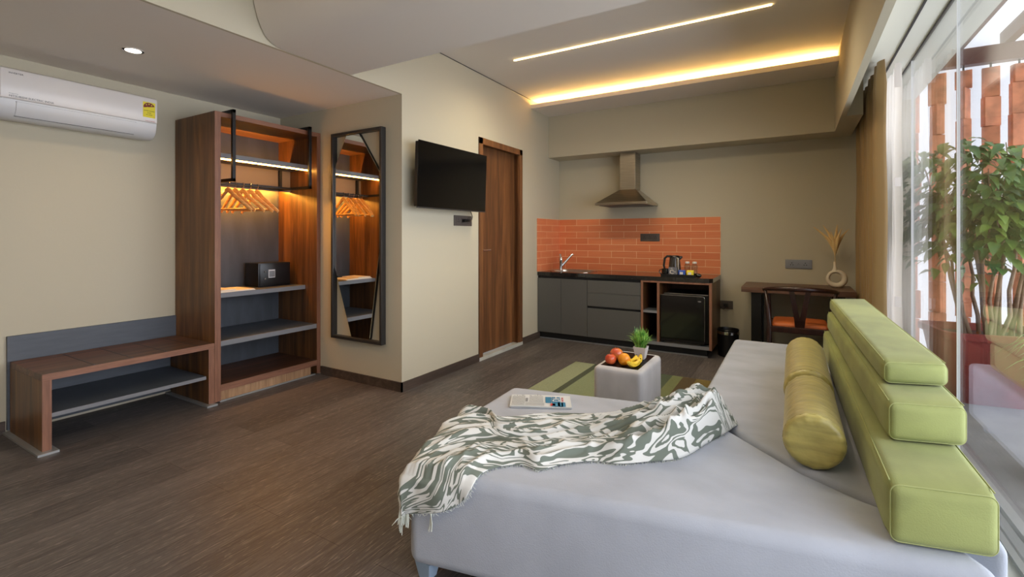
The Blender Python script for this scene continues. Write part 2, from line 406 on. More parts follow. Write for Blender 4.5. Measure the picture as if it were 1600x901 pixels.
        if bev:
            b = o.modifiers.new('bevel', 'BEVEL'); b.width = bev; b.segments = seg; b.limit_method = 'ANGLE'; b.angle_limit = R(30)
        if sub:
            b = o.modifiers.new('sub', 'SUBSURF'); b.levels = sub; b.render_levels = sub
        if solid:
            b = o.modifiers.new('solid', 'SOLIDIFY'); b.thickness = solid; b.offset = 0
        props(o, label, cat, group, kind)
        return o
def struct(name, mb, m, **k): return mb.build(name, m, kind='structure', **k)
def box(*a, **k): return MB().box(*a, **k)
def copy_tree(o, parent=None):
    c = o.copy(); COL.objects.link(c)
    if parent is not None: c.parent = parent
    ORG[c.name] = ORG.get(o.name, Vector((0, 0, 0))).copy()
    for ch in list(o.children): copy_tree(ch, c)
    return c
def basis(right, up, pos):
    r = Vector(right).normalized(); u = Vector(up).normalized(); n = r.cross(u)
    return Matrix(((r.x, u.x, n.x, pos[0]), (r.y, u.y, n.y, pos[1]), (r.z, u.z, n.z, pos[2]), (0, 0, 0, 1)))
def text(body, size, m, parent, pos, right, up, name='lettering', align='LEFT', depth=0.0004, wide=1.0):
    c = bpy.data.curves.new(name, 'FONT'); c.body = body; c.size = size; c.extrude = depth; c.align_x = align; c.resolution_u = 2
    t = bpy.data.objects.new('tmp', c); COL.objects.link(t); bpy.context.view_layer.update()
    me = bpy.data.meshes.new_from_object(t.evaluated_get(bpy.context.evaluated_depsgraph_get()))
    bpy.data.objects.remove(t); bpy.data.curves.remove(c)
    M = basis(right, up, Vector(pos) - ORG[parent.name]) @ Matrix.Scale(wide, 4, (1, 0, 0))
    me.transform(M); me.materials.clear(); me.materials.append(m); me.name = name
    o = bpy.data.objects.new(name, me); COL.objects.link(o); o.parent = parent; ORG[o.name] = ORG[parent.name]
    return o

# ================================================================ THE ROOM
LX, WX, RY, BY = -4.137, -2.608, 2.735, 5.605
YB = -2.0
struct('floor', box(-4.3, 0.60, YB - 0.1, 5.7, -0.06, 0), FLOORM, smooth=0, origin=(0, 0, 0))
struct('trim_1', box(0.60, 0.69, YB - 0.1, 5.7, -0.06, 0.0), STONE, smooth=0)
struct('wall_left', box(LX - 0.1, LX, YB, RY + 0.1, 0, 2.9), PAINT, smooth=0)
struct('wall_return', box(LX, WX, RY, RY + 0.1, 0, 2.9), PAINT, smooth=0)
DY0, DY1, DZ = 3.773, 4.618, 2.155
mb = MB(); mb.box(WX - 0.12, WX, RY + 0.1, DY0, 0, 2.9); mb.box(WX - 0.12, WX, DY1, BY + 0.1, 0, 2.9); mb.box(WX - 0.12, WX, DY0, DY1, DZ, 2.9)
struct('wall_hall', mb, PAINT, smooth=0)
struct('wall_kitchen', box(WX, 0.95, BY, BY + 0.1, 0, 2.9), PAINT, smooth=0)
struct('wall_rear', box(-4.3, 0.9, YB - 0.1, YB, 0, 2.9), PAINT, smooth=0)
struct('ceiling_low', box(LX - 0.1, WX - 0.02, YB, RY, 2.30, 2.36), CEIL, smooth=0)
struct('wall_riser', box(WX - 0.02, WX, YB, RY, 2.30, 2.9), PAINT, smooth=0)
struct('ceiling', box(WX - 0.1, 0.36, YB, BY, 2.77, 2.9), CEIL, smooth=0)
# dropped beam across the room with a rounded near edge
prof = [(2.24, 2.9), (2.24, 2.30), (1.74, 2.30), (1.70, 2.303), (1.66, 2.318), (1.625, 2.345), (1.60, 2.385), (1.58, 2.43), (1.565, 2.48), (1.555, 2.53), (1.55, 2.6), (1.55, 2.9)]
mb = MB(); M_ = Matrix(((0, 0, 1, 0), (1, 0, 0, 0), (0, 1, 0, 0), (0, 0, 0, 1)))
mb.prism(prof, WX + 0.008, 0.322, M=M_)
struct('ceiling_beam', mb, CEIL, smooth=25)
# cove shelf and lip, wall beam over the kitchen
mb = MB(); mb.box(WX, 0.322, 4.828, 5.289, 2.668, 2.684); mb.box(WX, 0.322, 4.828, 4.842, 2.684, 2.712)
struct('trim_2', mb, CEIL, smooth=0)
struct('wall_beam', box(WX, 0.322, 5.289, BY, 2.165, 2.9), PAINT, smooth=0)
struct('shadow_gap_strip', box(WX, WX + 0.004, RY + 0.1, 4.828, 2.765, 2.77), DARKT, smooth=0)  # dark strip painted in for the shadow gap under the ceiling
# curtain pelmet and pocket
struct('trim_4', box(0.322, 0.36, YB, BY, 2.165, 2.9), PAINT, smooth=0)
struct('trim_5', box(0.36, 0.95, YB, BY, 2.45, 2.52), WHITEP, smooth=0)
struct('trim_6', box(0.36, 0.47, 4.66, BY, 2.165, 2.45), PAINT, smooth=0)
struct('trim_7', box(0.592, 0.604, YB, BY, 2.444, 2.45), DARKT, smooth=0)
struct('trim_8', box(0.712, 0.728, YB, BY, 2.442, 2.45), DARKT, smooth=0)
# baseboards
struct('baseboard_return', box(-3.55, WX + 0.012, RY - 0.012, RY, 0, 0.072), SKIRT, smooth=0)
mb = MB(); mb.box(WX, WX + 0.012, RY - 0.012, DY0, 0, 0.072); mb.box(WX, WX + 0.012, DY1, 5.04, 0, 0.072)
struct('baseboard_hall', mb, SKIRT, smooth=0)
struct('baseboard_left', box(LX, LX + 0.012, YB, 0.925, 0, 0.075), SKIRT, smooth=0)
struct('baseboard_kitchen', box(-0.66, 0.7, BY - 0.012, BY, 0, 0.072), SKIRT, smooth=0)

struct('wall_light_block', box(0.70, 0.95, YB, -0.62, 0, 2.45), PAINT, smooth=0)  # unseen wall added to cut window light from behind the camera
# window: long run of frameless panes
win = thing('window_1', (0.72, 2, 0), 'frameless floor to ceiling glazing with slim sill track', 'window'); win['kind'] = 'structure'
box(0.69, 0.76, -0.615, BY, -0.06, 0.018).build('window_frame', ALU, win, smooth=0)
box(0.77, 0.84, -0.615, BY, -0.06, 0.03).build('window_frame', ALU, win, smooth=0)
js = [-0.615, -0.05, 1.05, 2.15, 3.25, 4.35, 5.45, BY]
for a, b in zip(js[:-1], js[1:]):
    p = box(0.715, 0.725, a + 0.003, b - 0.003, 0.018, 2.45).build('pane', GLS, win, smooth=0)
for y in js[1:-1]:
    box(0.7135, 0.7265, y - 0.003, y + 0.003, 0.018, 2.45).build('seal', SEAL, win, smooth=0)

# door
dr = thing('door_1', (WX, 4.2, 0), 'brown wood veneer flush door in matching frame', 'door'); dr['kind'] = 'structure'
mb = MB(); f = 0.062
for x0, x1, w in ((WX - 0.12, WX + 0.008, 0.028), (WX - 0.02, WX + 0.012, f)):
    mb.box(x0, x1, DY0, DY0 + w, 0.012, DZ); mb.box(x0, x1, DY1 - w, DY1, 0.012, DZ); mb.box(x0, x1, DY0, DY1, DZ - w, DZ)
mb.build('door_frame', DOORW, dr, smooth=0, bev=0.002)
leaf = box(WX - 0.115, WX - 0.075, DY0 + 0.03, DY1 - 0.03, 0.03, DZ - 0.03).build('door_leaf', DOORW, dr, smooth=0)
mb = MB(); mb.tube([(WX - 0.075, 3.885, 1.062), (WX - 0.02, 3.885, 1.062)], 0.011, 10); mb.tube([(WX - 0.02, 3.878, 1.062), (WX - 0.02, 4.015, 1.062)], 0.009, 10)
mb.tube([(WX - 0.075, 3.885, 1.062), (WX - 0.068, 3.885, 1.062)], 0.025, 20)
mb.build('door_handle', CHROME, leaf)
mb = MB(); mb.box(WX - 0.12, WX + 0.012, DY0 + 0.004, DY1 - 0.004, 0, 0.02); mb.box(WX - 0.002, WX + 0.014, DY0, DY1, 0, 0.034)
mb.build('threshold', STONE, dr, smooth=0, label='pale stone threshold')

# ---------------------------------------------------------------- lamps
def strip(name, x0, x1, y0, y1, z0, z1, m, label, cat='light'):
    return box(x0, x1, y0, y1, z0, z1).build(name, m, smooth=0, label=label, cat=cat)
lin = strip('linear_ceiling_light', -2.151, -0.130, 3.666, 3.676, 2.763, 2.771, CURT_L, 'thin warm white LED line light recessed across the ceiling')
for k in range(6):
    l = bpy.data.lights.new('line_lamp', 'SPOT'); l.energy = LINEW; l.color = (1.0, 0.86, 0.62); l.shadow_soft_size = 0.04; l.spot_size = R(165); l.spot_blend = 1.0
    lo = bpy.data.objects.new('line_lamp', l); COL.objects.link(lo); lo.parent = lin; lo.location = (-0.85 + 0.34 * k, 0, -0.012)
strip('cove_light', WX + 0.01, 0.315, 4.925, 4.945, 2.700, 2.706, COVE_L, 'warm LED strip glowing behind the ceiling cove lip above the kitchen')
def downlight(x, y, z, label, group=None, watts=22):
    t = thing('downlight', (x, y, z), label, 'light', group)
    MB().lathe([(0.052, -0.004), (0.052, 0.0), (0.040, 0.0), (0.040, -0.004)], (x, y, z), 32, cap=False).build('trim_ring', WHT, t)
    MB().lathe([(0.0005, -0.002), (0.040, -0.002)], (x, y, z), 32, cap=False).build('diffuser', DOWN_L, t)
    l = bpy.data.lights.new('downlight_lamp', 'SPOT'); l.energy = watts; l.color = (1.0, 0.76, 0.52); l.shadow_soft_size = 0.05; l.spot_size = R(150); l.spot_blend = 1.0
    lo = bpy.data.objects.new('downlight_lamp', l); COL.objects.link(lo); lo.parent = t; lo.location = (0, 0, -0.02)
    return t
downlight(-3.366, 1.286, 2.30, 'round recessed downlight glowing in the low ceiling near the air conditioner')
for k, (x, y, z) in enumerate([(-3.366, -0.6, 2.30), (-1.9, -0.6, 2.77), (-0.6, -0.4, 2.77), (-1.9, 0.9, 2.77), (-0.6, 0.9, 2.77)]):  # weak ones are unseen added fill; the strong one follows the air conditioner shadow
    downlight(x, y, z, ('added round fill downlight in the low ceiling behind the viewer', 'added round fill downlight behind the viewer, rear left of the high ceiling', 'round recessed downlight behind the viewer, nearest the window wall', 'added round fill downlight overhead, left of the viewer', 'added round fill downlight overhead, right above the viewer')[k], 'downlights behind the viewer', (5, 6, 48, 6, 6)[k])

def added_fill(x, y, label):  # unseen lamp and table added behind the camera to brighten the ceilings
    t = thing('added_fill_lamp', (x, y, 0.55), label, 'lamp', 'added fill lamps behind the viewer')
    MB().lathe([(0.07, 0.55), (0.07, 0.565), (0.02, 0.58), (0.015, 0.60), (0.045, 0.68), (0.05, 0.74), (0.02, 0.80), (0.01, 0.86)], (x, y, 0), 24).build('base', STEEL, t)
    MB().lathe([(0.15, 0.82), (0.11, 1.05)], (x, y, 0), 28, cap=False).build('lamp_shade', SHEER, t, solid=0.002)
    l = bpy.data.lights.new('added_fill_bulb', 'POINT'); l.energy = FILL; l.color = (1.0, 0.84, 0.66); l.shadow_soft_size = 0.05
    lo = bpy.data.objects.new('added_fill_bulb', l); COL.objects.link(lo); lo.parent = t; lo.location = (0, 0, 0.38)
    st_ = thing('added_lamp_table', (x, y, 0), 'unseen plain wood table added under ' + label, 'table', 'added tables under the fill lamps')
    box(x - .2, x + .2, y - .2, y + .2, 0.515, 0.548).build('tabletop', WALX, st_, smooth=0)
    for sx_ in (-.18, .18):
        for sy_ in (-.18, .18): box(x + sx_ - .018, x + sx_ + .018, y + sy_ - .018, y + sy_ + .018, 0, 0.515).build('leg', WAL, st_, smooth=0)
added_fill(-2.3, -1.5, 'cream shaded fill lamp added on the left behind the viewer')
added_fill(-0.2, -1.5, 'cream shaded fill lamp added on the right behind the viewer')

# ================================================================ LEFT WALL: bench, wardrobe, air conditioner
FX = -3.564
bench = thing('shoe_bench', (-3.85, 1.39, 0), 'low walnut bench with grey backboard and under shelf beside the open wardrobe', 'bench')
mb = MB(); mb.box(LX + 0.03, FX, 0.941, 1.848, 0.400, 0.437)
mb.build('bench_top', WALY, bench, smooth=0, bev=0.001)
mb = MB()
for y in (1.175, 1.365, 1.555, 1.745): mb.box(LX + 0.06, FX - 0.03, y - 0.0035, y + 0.0035, 0.4365, 0.4380)
mb.build('top_groove', BLKS, bench, smooth=0, label='dark inlaid groove lines')
for y in (1.175, 1.365, 1.555, 1.745): MB().lathe([(0.006, 0), (0.006, 0.0015)], (FX - 0.02, y, 0.437), 14).build('stud', CHROME, bench)
for y0, y1 in ((0.941, 0.981), (1.809, 1.848)):
    lg = box(LX + 0.03, FX, y0, y1, 0.012, 0.3995).build('side_panel', WAL, bench, smooth=0)
    box(FX - 0.0005, FX + 0.0012, y0, y1, 0.012, 0.3995).build('edging', EDGE, lg, smooth=0)
    box(LX + 0.01, FX + 0.04, y0 - 0.028, y1 + (0.022 if y0 < 1.5 else 0.0015), 0.0, 0.012).build('base_plate', ALU, lg, smooth=0)
box(FX - 0.0005, FX + 0.0012, 0.941, 1.848, 0.400, 0.437).build('edging', EDGEY, bench, smooth=0)
sh = box(LX + 0.03, FX - 0.006, 0.981, 1.795, 0.190, 0.213).build('under_shelf', GREYL, bench, smooth=0)
box(FX - 0.006, FX - 0.0045, 0.981, 1.795, 0.190, 0.213).build('edging', GEDGE, sh, smooth=0)
box(LX, LX + 0.022, 0.931, 1.850, 0.02, 0.589).build('backboard', GREYL, bench, smooth=0)

wr = thing('wardrobe', (-3.85, 2.29, 0), 'tall open walnut wardrobe with charcoal back, shelves and LED strip', 'wardrobe')
Y0, Y1 = 1.850, 2.733
def panel(name, x0, x1, y0, y1, z0, z1, m, par=wr, edge=None, em=None):
    o = box(x0, x1, y0, y1, z0, z1).build(name, m, par, smooth=0)
    if edge:
        e0, e1 = edge; box(x1 - 0.0004, x1 + 0.0012, y0 + 0.0002, y1 - 0.0002, z0 + 0.0002, z1 - 0.0002).build('edging', em, o, smooth=0)
    return o
panel('side_panel', LX + 0.012, FX, Y0, Y0 + 0.042, 0.012, 2.098, WAL, edge=(0, 0), em=EDGE)
panel('side_panel', LX + 0.012, FX, Y1 - 0.036, Y1, 0.012, 2.098, WAL, edge=(0, 0), em=EDGE)
panel('top_panel', LX + 0.012, FX, Y0 + 0.042, Y1 - 0.036, 2.064, 2.098, WALY, edge=(0, 0), em=EDGEY)
panel('bottom_panel', LX + 0.012, FX, Y0 + 0.042, Y1 - 0.036, 0.081, 0.128, WALY, edge=(0, 0), em=EDGEY)
panel('kick_board', FX - 0.04, FX - 0.022, Y0 + 0.042, Y1 - 0.08, 0.010, 0.081, PLY)
box(FX - 0.03, FX - 0.010, Y0 + 0.042, Y1 - 0.04, 0.0, 0.010).build('base_plate', ALU, wr, smooth=0)
panel('back_panel', LX + 0.004, LX + 0.03, Y0 + 0.042, Y1 - 0.036, 0.128, 2.064, BACKL)
panel('shelf', LX + 0.03, FX - 0.004, Y0 + 0.042, Y1 - 0.036, 0.405, 0.442, GREYL, edge=(0, 0), em=GEDGE)
panel('shelf', LX + 0.03, -3.722, Y0 + 0.042, Y1 - 0.036, 0.735, 0.770, GREYL, edge=(0, 0), em=GEDGE)
led = panel('shelf', -3.93, -3.672, Y0 + 0.042, Y1 - 0.036, 1.782, 1.822, GREYL, edge=(0, 0), em=GEDGE)
box(-3.680, -3.670, Y0 + 0.044, Y1 - 0.038, 1.773, 1.782).build('led_strip', CLOS_L, led, smooth=0, label='glowing warm LED strip')
val = panel('valance_board', -3.955, -3.935, Y0 + 0.042, Y1 - 0.036, 1.600, 1.822, mat('taupe_laminate', (120, 104, 84), 0.6))
box(-3.956, -3.932, Y0 + 0.042, Y1 - 0.036, 1.598, 1.632).build('edging', GEDGE, val, smooth=0)
box(-4.03, -4.018, Y0 + 0.05, Y1 - 0.045, 1.610, 1.622).build('led_strip', CLOS2_L, val, smooth=0, label='glowing warm LED strip')

rack = thing('hanging_rack', (-3.6, 2.27, 2.1), 'black square steel hanging rail frame hooked over the wardrobe top', 'clothes rail')
q = 0.0115
for y in (1.955, 2.590):
    mb = MB()
    mb.box(-3.515 - q, -3.515 + q, y - q, y + q, 1.600, 2.122)
    mb.box(-4.10, -3.515 + q, y - q, y + q, 2.0985, 2.122)
    mb.box(-3.91, -3.515 + q, y - q, y + q, 1.600, 1.600 + 2 * q)
    mb.box(-3.91 - 2 * q, -3.91, y - q, y + q, 1.600, 1.781)
    mb.build('hanging_frame', BLKM, rack, smooth=0, bev=0.001)
mb = MB(); mb.box(-3.75 - 0.010, -3.75 + 0.010, 1.955 + q, 2.590 - q, 1.602, 1.618); mb.build('rail', BLKM, rack, smooth=0)
box(-3.925, -3.905, 1.955 + q, 2.590 - q, 1.604, 1.620).build('rail', BLKM, rack, smooth=0)

def hanger():
    t = thing('coat_hanger', (0, 0, 0), 'x', 'hanger', 'wooden hangers on the wardrobe rail')
    pts = []; rs = []
    for k in range(-10, 11):
        a = k / 10.0
        pts.append((0.225 * a, 0.022 * a * a, -0.035 - 0.145 * abs(a) ** 1.25 + 0.02 * (1 - min(1, abs(a) * 4) ** 2)))
        rs.append(0.0135 + 0.005 * (1 - abs(a)))
    MB().tube(pts, rs, 10, flat=0.55, up=(0, 1, 0)).build('shoulder', HANG, t, local=True)
    MB().tube([(-0.20, 0.019, -0.165), (0.20, 0.019, -0.165)], 0.006, 8).build('bar', HANG, t)
    hk = [(0, 0, -0.025), (0, 0, -0.002), (0.006, 0, 0.008), (0.0155, 0, 0.018), (0.018, 0, 0.030), (0.012, 0, 0.042), (0.0, 0, 0.046), (-0.012, 0, 0.042), (-0.017, 0, 0.032)]
    MB().tube(hk, 0.0018, 6, up=(0, 1, 0)).build('hook', CHROME, t)
    return t
hg = hanger()
hl = [(2.045, 9, 'wooden coat hanger furthest left on the wardrobe rail'), (2.098, 1, 'wooden coat hanger second from left on the wardrobe rail'),
      (2.158, 5, 'wooden coat hanger in the middle of the five on the rail'), (2.215, 9, 'wooden coat hanger second from right on the wardrobe rail'), (2.275, 4, 'wooden coat hanger furthest right on the wardrobe rail')]
for k, (y, a, lb) in enumerate(hl):
    h = hg if k == 0 else copy_tree(hg)
    h.location = (-3.75, y, 1.576); h.rotation_euler = (0, 0, R(a)); h['label'] = lb

sf = thing('safe', (-3.97, 2.5, 0.771), 'small black electronic safe with keypad on the wardrobe shelf', 'safe')
box(-4.07, -3.875, 2.362, 2.655, 0.772, 0.972, bev=0.004).build('body', BLKS, sf, smooth=30)
dd = box(-3.8745, -3.866, 2.372, 2.645, 0.780, 0.964, bev=0.002).build('door', BLKS, sf, smooth=30)
box(-3.8655, -3.862, 2.445, 2.505, 0.845, 0.915, bev=0.001).build('keypad', WHT2, dd, smooth=30, label='silver keypad')
mb = MB()
for i in range(4):
    for j in range(4): mb.box(-3.8618, -3.860, 2.452 + i * 0.0125, 2.461 + i * 0.0125, 0.855 + j * 0.0125, 0.864 + j * 0.0125)
mb.build('button', BLKS, dd, smooth=0)
for z in (0.84, 0.90): MB().tube([(-3.8655, 2.412, z), (-3.855, 2.412, z)], 0.009, 14).build('knob', CHROME, dd)
mb = MB()
mb.box(-3.99, -3.73, 1.93, 2.25, 0.771, 0.777); mb.box(-3.985, -3.735, 1.935, 2.245, 0.777, 0.782); mb.box(-3.98, -3.74, 1.94, 2.10, 0.782, 0.792, bev=0.003)
mb.build('folded_laundry_bag', PAPERW, smooth=0, label='folded white cloth bag lying on the wardrobe shelf left of the safe', cat='cloth', bev=0.002)

# leaning mirror frame on the return wall
mr = thing('wall_mirror', (-3.08, RY, 1.2), 'tall faceted mirror in a dark metal box frame beside the wardrobe', 'mirror')
mx0, mx1, mz0, mz1, fy0 = -3.372, -2.778, 0.345, 2.062, RY - 0.047
w = 0.024; mb = MB()
mb.box(mx0, mx0 + w, fy0, RY, mz0, mz1); mb.box(mx1 - w, mx1, fy0, RY, mz0, mz1)
mb.box(mx0 + w, mx1 - w, fy0, RY, mz0, mz0 + w); mb.box(mx0 + w, mx1 - w, fy0, RY, mz1 - w, mz1)
mb.build('frame', GUNM, mr, smooth=0, bev=0.0015)
poly = [(-3.200, 2.034), (-3.048, 2.034), (-2.806, 1.690), (-2.806, 1.185), (-2.930, 0.372), (-3.138, 0.372), (-3.345, 0.944), (-3.345, 1.771)]
Mz = Matrix(((1, 0, 0, 0), (0, 0, 1, 0), (0, 1, 0, 0), (0, 0, 0, 1)))
MB().prism(poly, RY - 0.030, RY - 0.024, M=Mz).build('mirror_glass', MIRR, mr, smooth=0)
MB().prism([(x * 1.0, z) for x, z in poly], RY - 0.0235, RY - 0.001, M=Mz).build('backing', BLKS, mr, smooth=0)

# split air conditioner
ac = thing('air_conditioner', (LX, 1.25, 1.9), 'white wall mounted split air conditioner high on the left wall', 'air conditioner')
A0, A1 = 0.858, 1.645
def acprof(pts, y0, y1, bevx=0): 
    return MB().prism([(LX + d, z) for d, z in pts], y0, y1, M=Matrix(((1, 0, 0, 0), (0, 0, 1, 0), (0, 1, 0, 0), (0, 0, 0, 1))))
low = [(0.0, 1.905), (0.10, 1.893), (0.135, 1.896), (0.165, 1.91), (0.188, 1.935), (0.200, 1.965), (0.206, 2.004), (0.15, 2.02), (0.0, 2.02)]
bd = acprof(low, A0, A1).build('body', WHT2, ac, smooth=30, bev=0.004)
acprof([(0.0, 2.02), (0.19, 2.004), (0.2075, 2.004), (0.212, 2.012), (0.212, 2.160), (0.205, 2.178), (0.185, 2.186), (0.0, 2.186)], A0, A1).build('front_panel', WHT, ac, smooth=30, bev=0.004)
fl = [(0.1705, 1.915), (0.190, 1.938), (0.2015, 1.966), (0.206, 1.990), (0.2085, 1.990), (0.2040, 1.965), (0.1925, 1.936), (0.1725, 1.9125)]
acprof(fl, A0 + 0.07, A1 - 0.13).build('louver', WHT2, bd, smooth=30)
mb = MB(); mb.box(LX + 0.2035, LX + 0.2075, A0 + 0.066, A1 - 0.126, 1.989, 1.991); mb.box(LX + 0.17, LX + 0.1745, A0 + 0.066, A1 - 0.126, 1.909, 1.911)
mb.build('louver_gap', DARKT, bd, smooth=0)
fx = LX + 0.2125
text('INVERTER', 0.014, DARKT, ac, (fx, A0 + 0.035, 2.148), (0, 1, 0), (0, 0, 1))
text('MITSUBISHI ELECTRIC INDIA', 0.0155, DARKT, ac, (fx, A0 + 0.036, 2.014), (0, 1, 0), (0, 0, 1))
text('Designed by', 0.008, GREYI, ac, (fx, A0 + 0.036, 2.031), (0, 1, 0), (0, 0, 1))
text('tropical inverter', 0.009, REDI, ac, (fx, A1 - 0.075, 2.012), (0, 1, 0), (0, 0, 1))
st = box(fx - 0.0008, fx + 0.0006, A1 - 0.088, A1 - 0.014, 2.038, 2.146).build('energy_label', YELL, ac, smooth=0, label='yellow energy rating sticker')
hc = [(A1 - 0.051 + 0.034 * math.cos(t), 2.112 + 0.030 * math.sin(t)) for t in [math.pi * k / 14 + 0.25 for k in range(15)]]
MB().prism(hc, fx + 0.0006, fx + 0.001, M=Matrix(((0, 0, 1, 0), (1, 0, 0, 0), (0, 1, 0, 0), (0, 0, 0, 1)))).build('rating_dial', DRED, st, smooth=0)
mb = MB()
for k in range(3):
    y, z = A1 - 0.068 + k * 0.016, 2.126 + 0.006 * (k == 1)
    mb.prism([(y + 0.006 * (1 if i % 2 == 0 else 0.45) * math.sin(i * math.pi / 5), z + 0.006 * (1 if i % 2 == 0 else 0.45) * math.cos(i * math.pi / 5)) for i in range(10)], fx + 0.001, fx + 0.0013, M=Matrix(((0, 0, 1, 0), (1, 0, 0, 0), (0, 1, 0, 0), (0, 0, 0, 1))))
mb.box(fx + 0.0010, fx + 0.0013, A1 - 0.066, A1 - 0.036, 2.099, 2.111)
mb.build('rating_star', YELL, st, smooth=0)
for k, (s_, z) in enumerate((('POWER SAVINGS', 0.0082), ('GUIDE', 0.008), ('795 UNITS', 0.0085))):
    text(s_, z, DARKT, ac, (fx + 0.0008, A1 - 0.051, 2.082 - k * 0.014), (0, 1, 0), (0, 0, 1), align='CENTER')

# ---------------------------------------------------------------- television and sockets on the hall wall
tv = thing('television', (WX, 3.2, 1.68), 'black flat television on a wall bracket beside the brown door', 'television')
TM = Matrix.Translation((-2.455, 3.205, 1.680)) @ Matrix.Rotation(R(-1.5), 4, 'Z') @ Matrix.Rotation(R(2.0), 4, 'Y')
box(-0.040, -0.002, -0.440, 0.440, -0.250, 0.250, M=TM).build('housing', BLKS, tv, smooth=0, bev=0.003)
box(-0.002, 0.003, -0.448, 0.448, -0.255, 0.257, M=TM).build('screen', SCRN, tv, smooth=0)
box(-0.003, 0.0045, -0.448, 0.448, -0.262, -0.252, M=TM).build('bezel', GUNM, tv, smooth=0)
mb = MB(); mb.box(WX, WX + 0.012, 3.10, 3.32, 1.58, 1.78); mb.box(WX + 0.012, -2.497, 3.16, 3.20, 1.66, 1.70); mb.box(WX + 0.012, -2.497, 3.23, 3.27, 1.66, 1.70)
mb.build('bracket', BLKM, tv, smooth=0)
def socket(label, c, right, w, h, plate, mods, plug=None, group='wall sockets'):
    t = thing('wall_socket', c, label, 'socket', group)
    M = basis(right, (0, 0, 1), c); n = M.to_3x3() @ Vector((0, 0, 1))
    MB().box(-w / 2, w / 2, -h / 2, h / 2, 0, 0.008, M=M, bev=0.002).build('plate', plate, t, smooth=30)
    for (a, b) in mods:
        g = MB(); g.box(a * w, b * w, -h * 0.28, h * 0.28, 0.008, 0.0105, M=M); mo = g.build('module', SOCKG if plate is SOCKG else SOCK, t, smooth=0)
        g = MB(); cx = (a + b) / 2 * w; s = min((b - a) * w, h * 0.56)
        for dx, dy in ((0, 0.22), (-0.2, -0.16), (0.2, -0.16)): g.tube([M @ Vector((cx + dx * s, dy * s, 0.0105)), M @ Vector((cx + dx * s, dy * s, 0.0112))], s * 0.10, 10)
        g.build('pin_hole', SOCKD, mo)
    return t, M
s1, M1 = socket('brown wall socket below the television with a plug in it', (WX, 3.52, 1.342), (0, 1, 0), 0.27, 0.094, SOCK, [(-0.42, -0.14), (-0.1, 0.2), (0.24, 0.42)])
tp = thing('television_plug', (WX + 0.012, 3.53, 1.342), 'black plug and cable hanging under the television', 'cable')
MB().box(-0.035, 0.04, -0.014, 0.014, 0.0115, 0.05, M=basis((0, 1, 0), (0, 0, 1), (WX, 3.53, 1.342)), bev=0.004).build('plug', BLKS, tp)
MB().tube([(WX + 0.04, 3.57, 1.345), (WX + 0.045, 3.60, 1.352), (WX + 0.05, 3.605, 1.38), (WX + 0.055, 3.58, 1.41), (WX + 0.07, 3.54, 1.445), (-2.51, 3.50, 1.50)], 0.0035, 8).build('cable', BLKS, tp)

# ================================================================ KITCHENETTE
KY = 4.99
KX0 = WX + 0.004
# tiles
def tuv(co, nr):
    if abs(nr.x) > 0.5: return (co.y - 5.60 - 2.366 + 0.0, co.z - 0.785)
    return (co.x + 2.366 - 0.0 + 0.1525 * 2, co.z - 0.785)
box(WX + 0.008, -0.687, BY - 0.008, BY, 0.785, 1.412).build('tile_splashback', TILE, smooth=0, label='orange brick bond tile splashback behind the kitchen counter', cat='tiles', uv=tuv)
box(WX, WX + 0.008, KY - 0.008, BY, 0.785, 1.412).build('tile_splashback', TILE, smooth=0, label='narrow return of orange tiles on the side wall beside the sink', cat='tiles', uv=tuv)
# worktop with chamfered right end
mb = MB()
hx0, hx1, hy0, hy1 = -2.50, -2.02, 5.10, 5.44
mb.prism([(KX0, KY - 0.004), (-0.80, KY - 0.004), (-0.80, BY - 0.009), (hx1, BY - 0.009), (hx1, hy0), (hx0, hy0), (hx0, BY - 0.009), (KX0, BY - 0.009)], 0.742, 0.785)
mb.box(hx0, hx1, hy1, BY - 0.009, 0.742, 0.785)
mb.prism([(-0.80, KY - 0.004), (-0.715, KY - 0.004), (-0.684, KY + 0.03), (-0.684, BY - 0.009), (-0.80, BY - 0.009)], 0.742, 0.785)
mb.build('worktop', GRAN, smooth=0, label='black granite worktop running along the orange tiles', cat='worktop')
# sink bowl, tap
sk = thing('sink', (-2.26, 5.27, 0.785), 'small oval steel sink set in the black worktop', 'sink')
def rr(x0, x1, y0, y1, r, z, n=6):
    P = []
    for cx, cy, a0 in ((x1 - r, y1 - r, 0), (x0 + r, y1 - r, 90), (x0 + r, y0 + r, 180), (x1 - r, y0 + r, 270)):
        for k in range(n + 1): a = R(a0 + 90 * k / n); P.append((cx + r * math.cos(a), cy + r * math.sin(a), z))
    return P
MB().loft([rr(hx0 - 0.025, hx1 + 0.025, hy0 - 0.025, hy1 + 0.025, 0.12, 0.7855), rr(hx0 - 0.025, hx1 + 0.025, hy0 - 0.025, hy1 + 0.025, 0.12, 0.789), rr(hx0 + 0.01, hx1 - 0.01, hy0 + 0.01, hy1 - 0.01, 0.11, 0.789), rr(hx0 + 0.02, hx1 - 0.02, hy0 + 0.02, hy1 - 0.02, 0.10, 0.66), rr(hx0 + 0.10, hx1 - 0.10, hy0 + 0.08, hy1 - 0.08, 0.06, 0.645)], cap=False).build('bowl', STEEL, sk, smooth=50)
MB().lathe([(0.022, 0.646), (0.022, 0.65), (0.002, 0.65)], ((hx0 + hx1) / 2, 5.27, 0), 20).build('drain', CHROME, sk)
fc = thing('tap', (-2.40, 5.20, 0.789), 'chrome mixer tap with raised lever beside the sink', 'tap')
MB().lathe([(0.026, 0.789), (0.026, 0.797), (0.019, 0.80), (0.019, 0.90), (0.022, 0.905), (0.022, 0.94), (0.012, 0.955)], (-2.40, 5.20, 0), 24).build('tap_body', CHROME, fc)
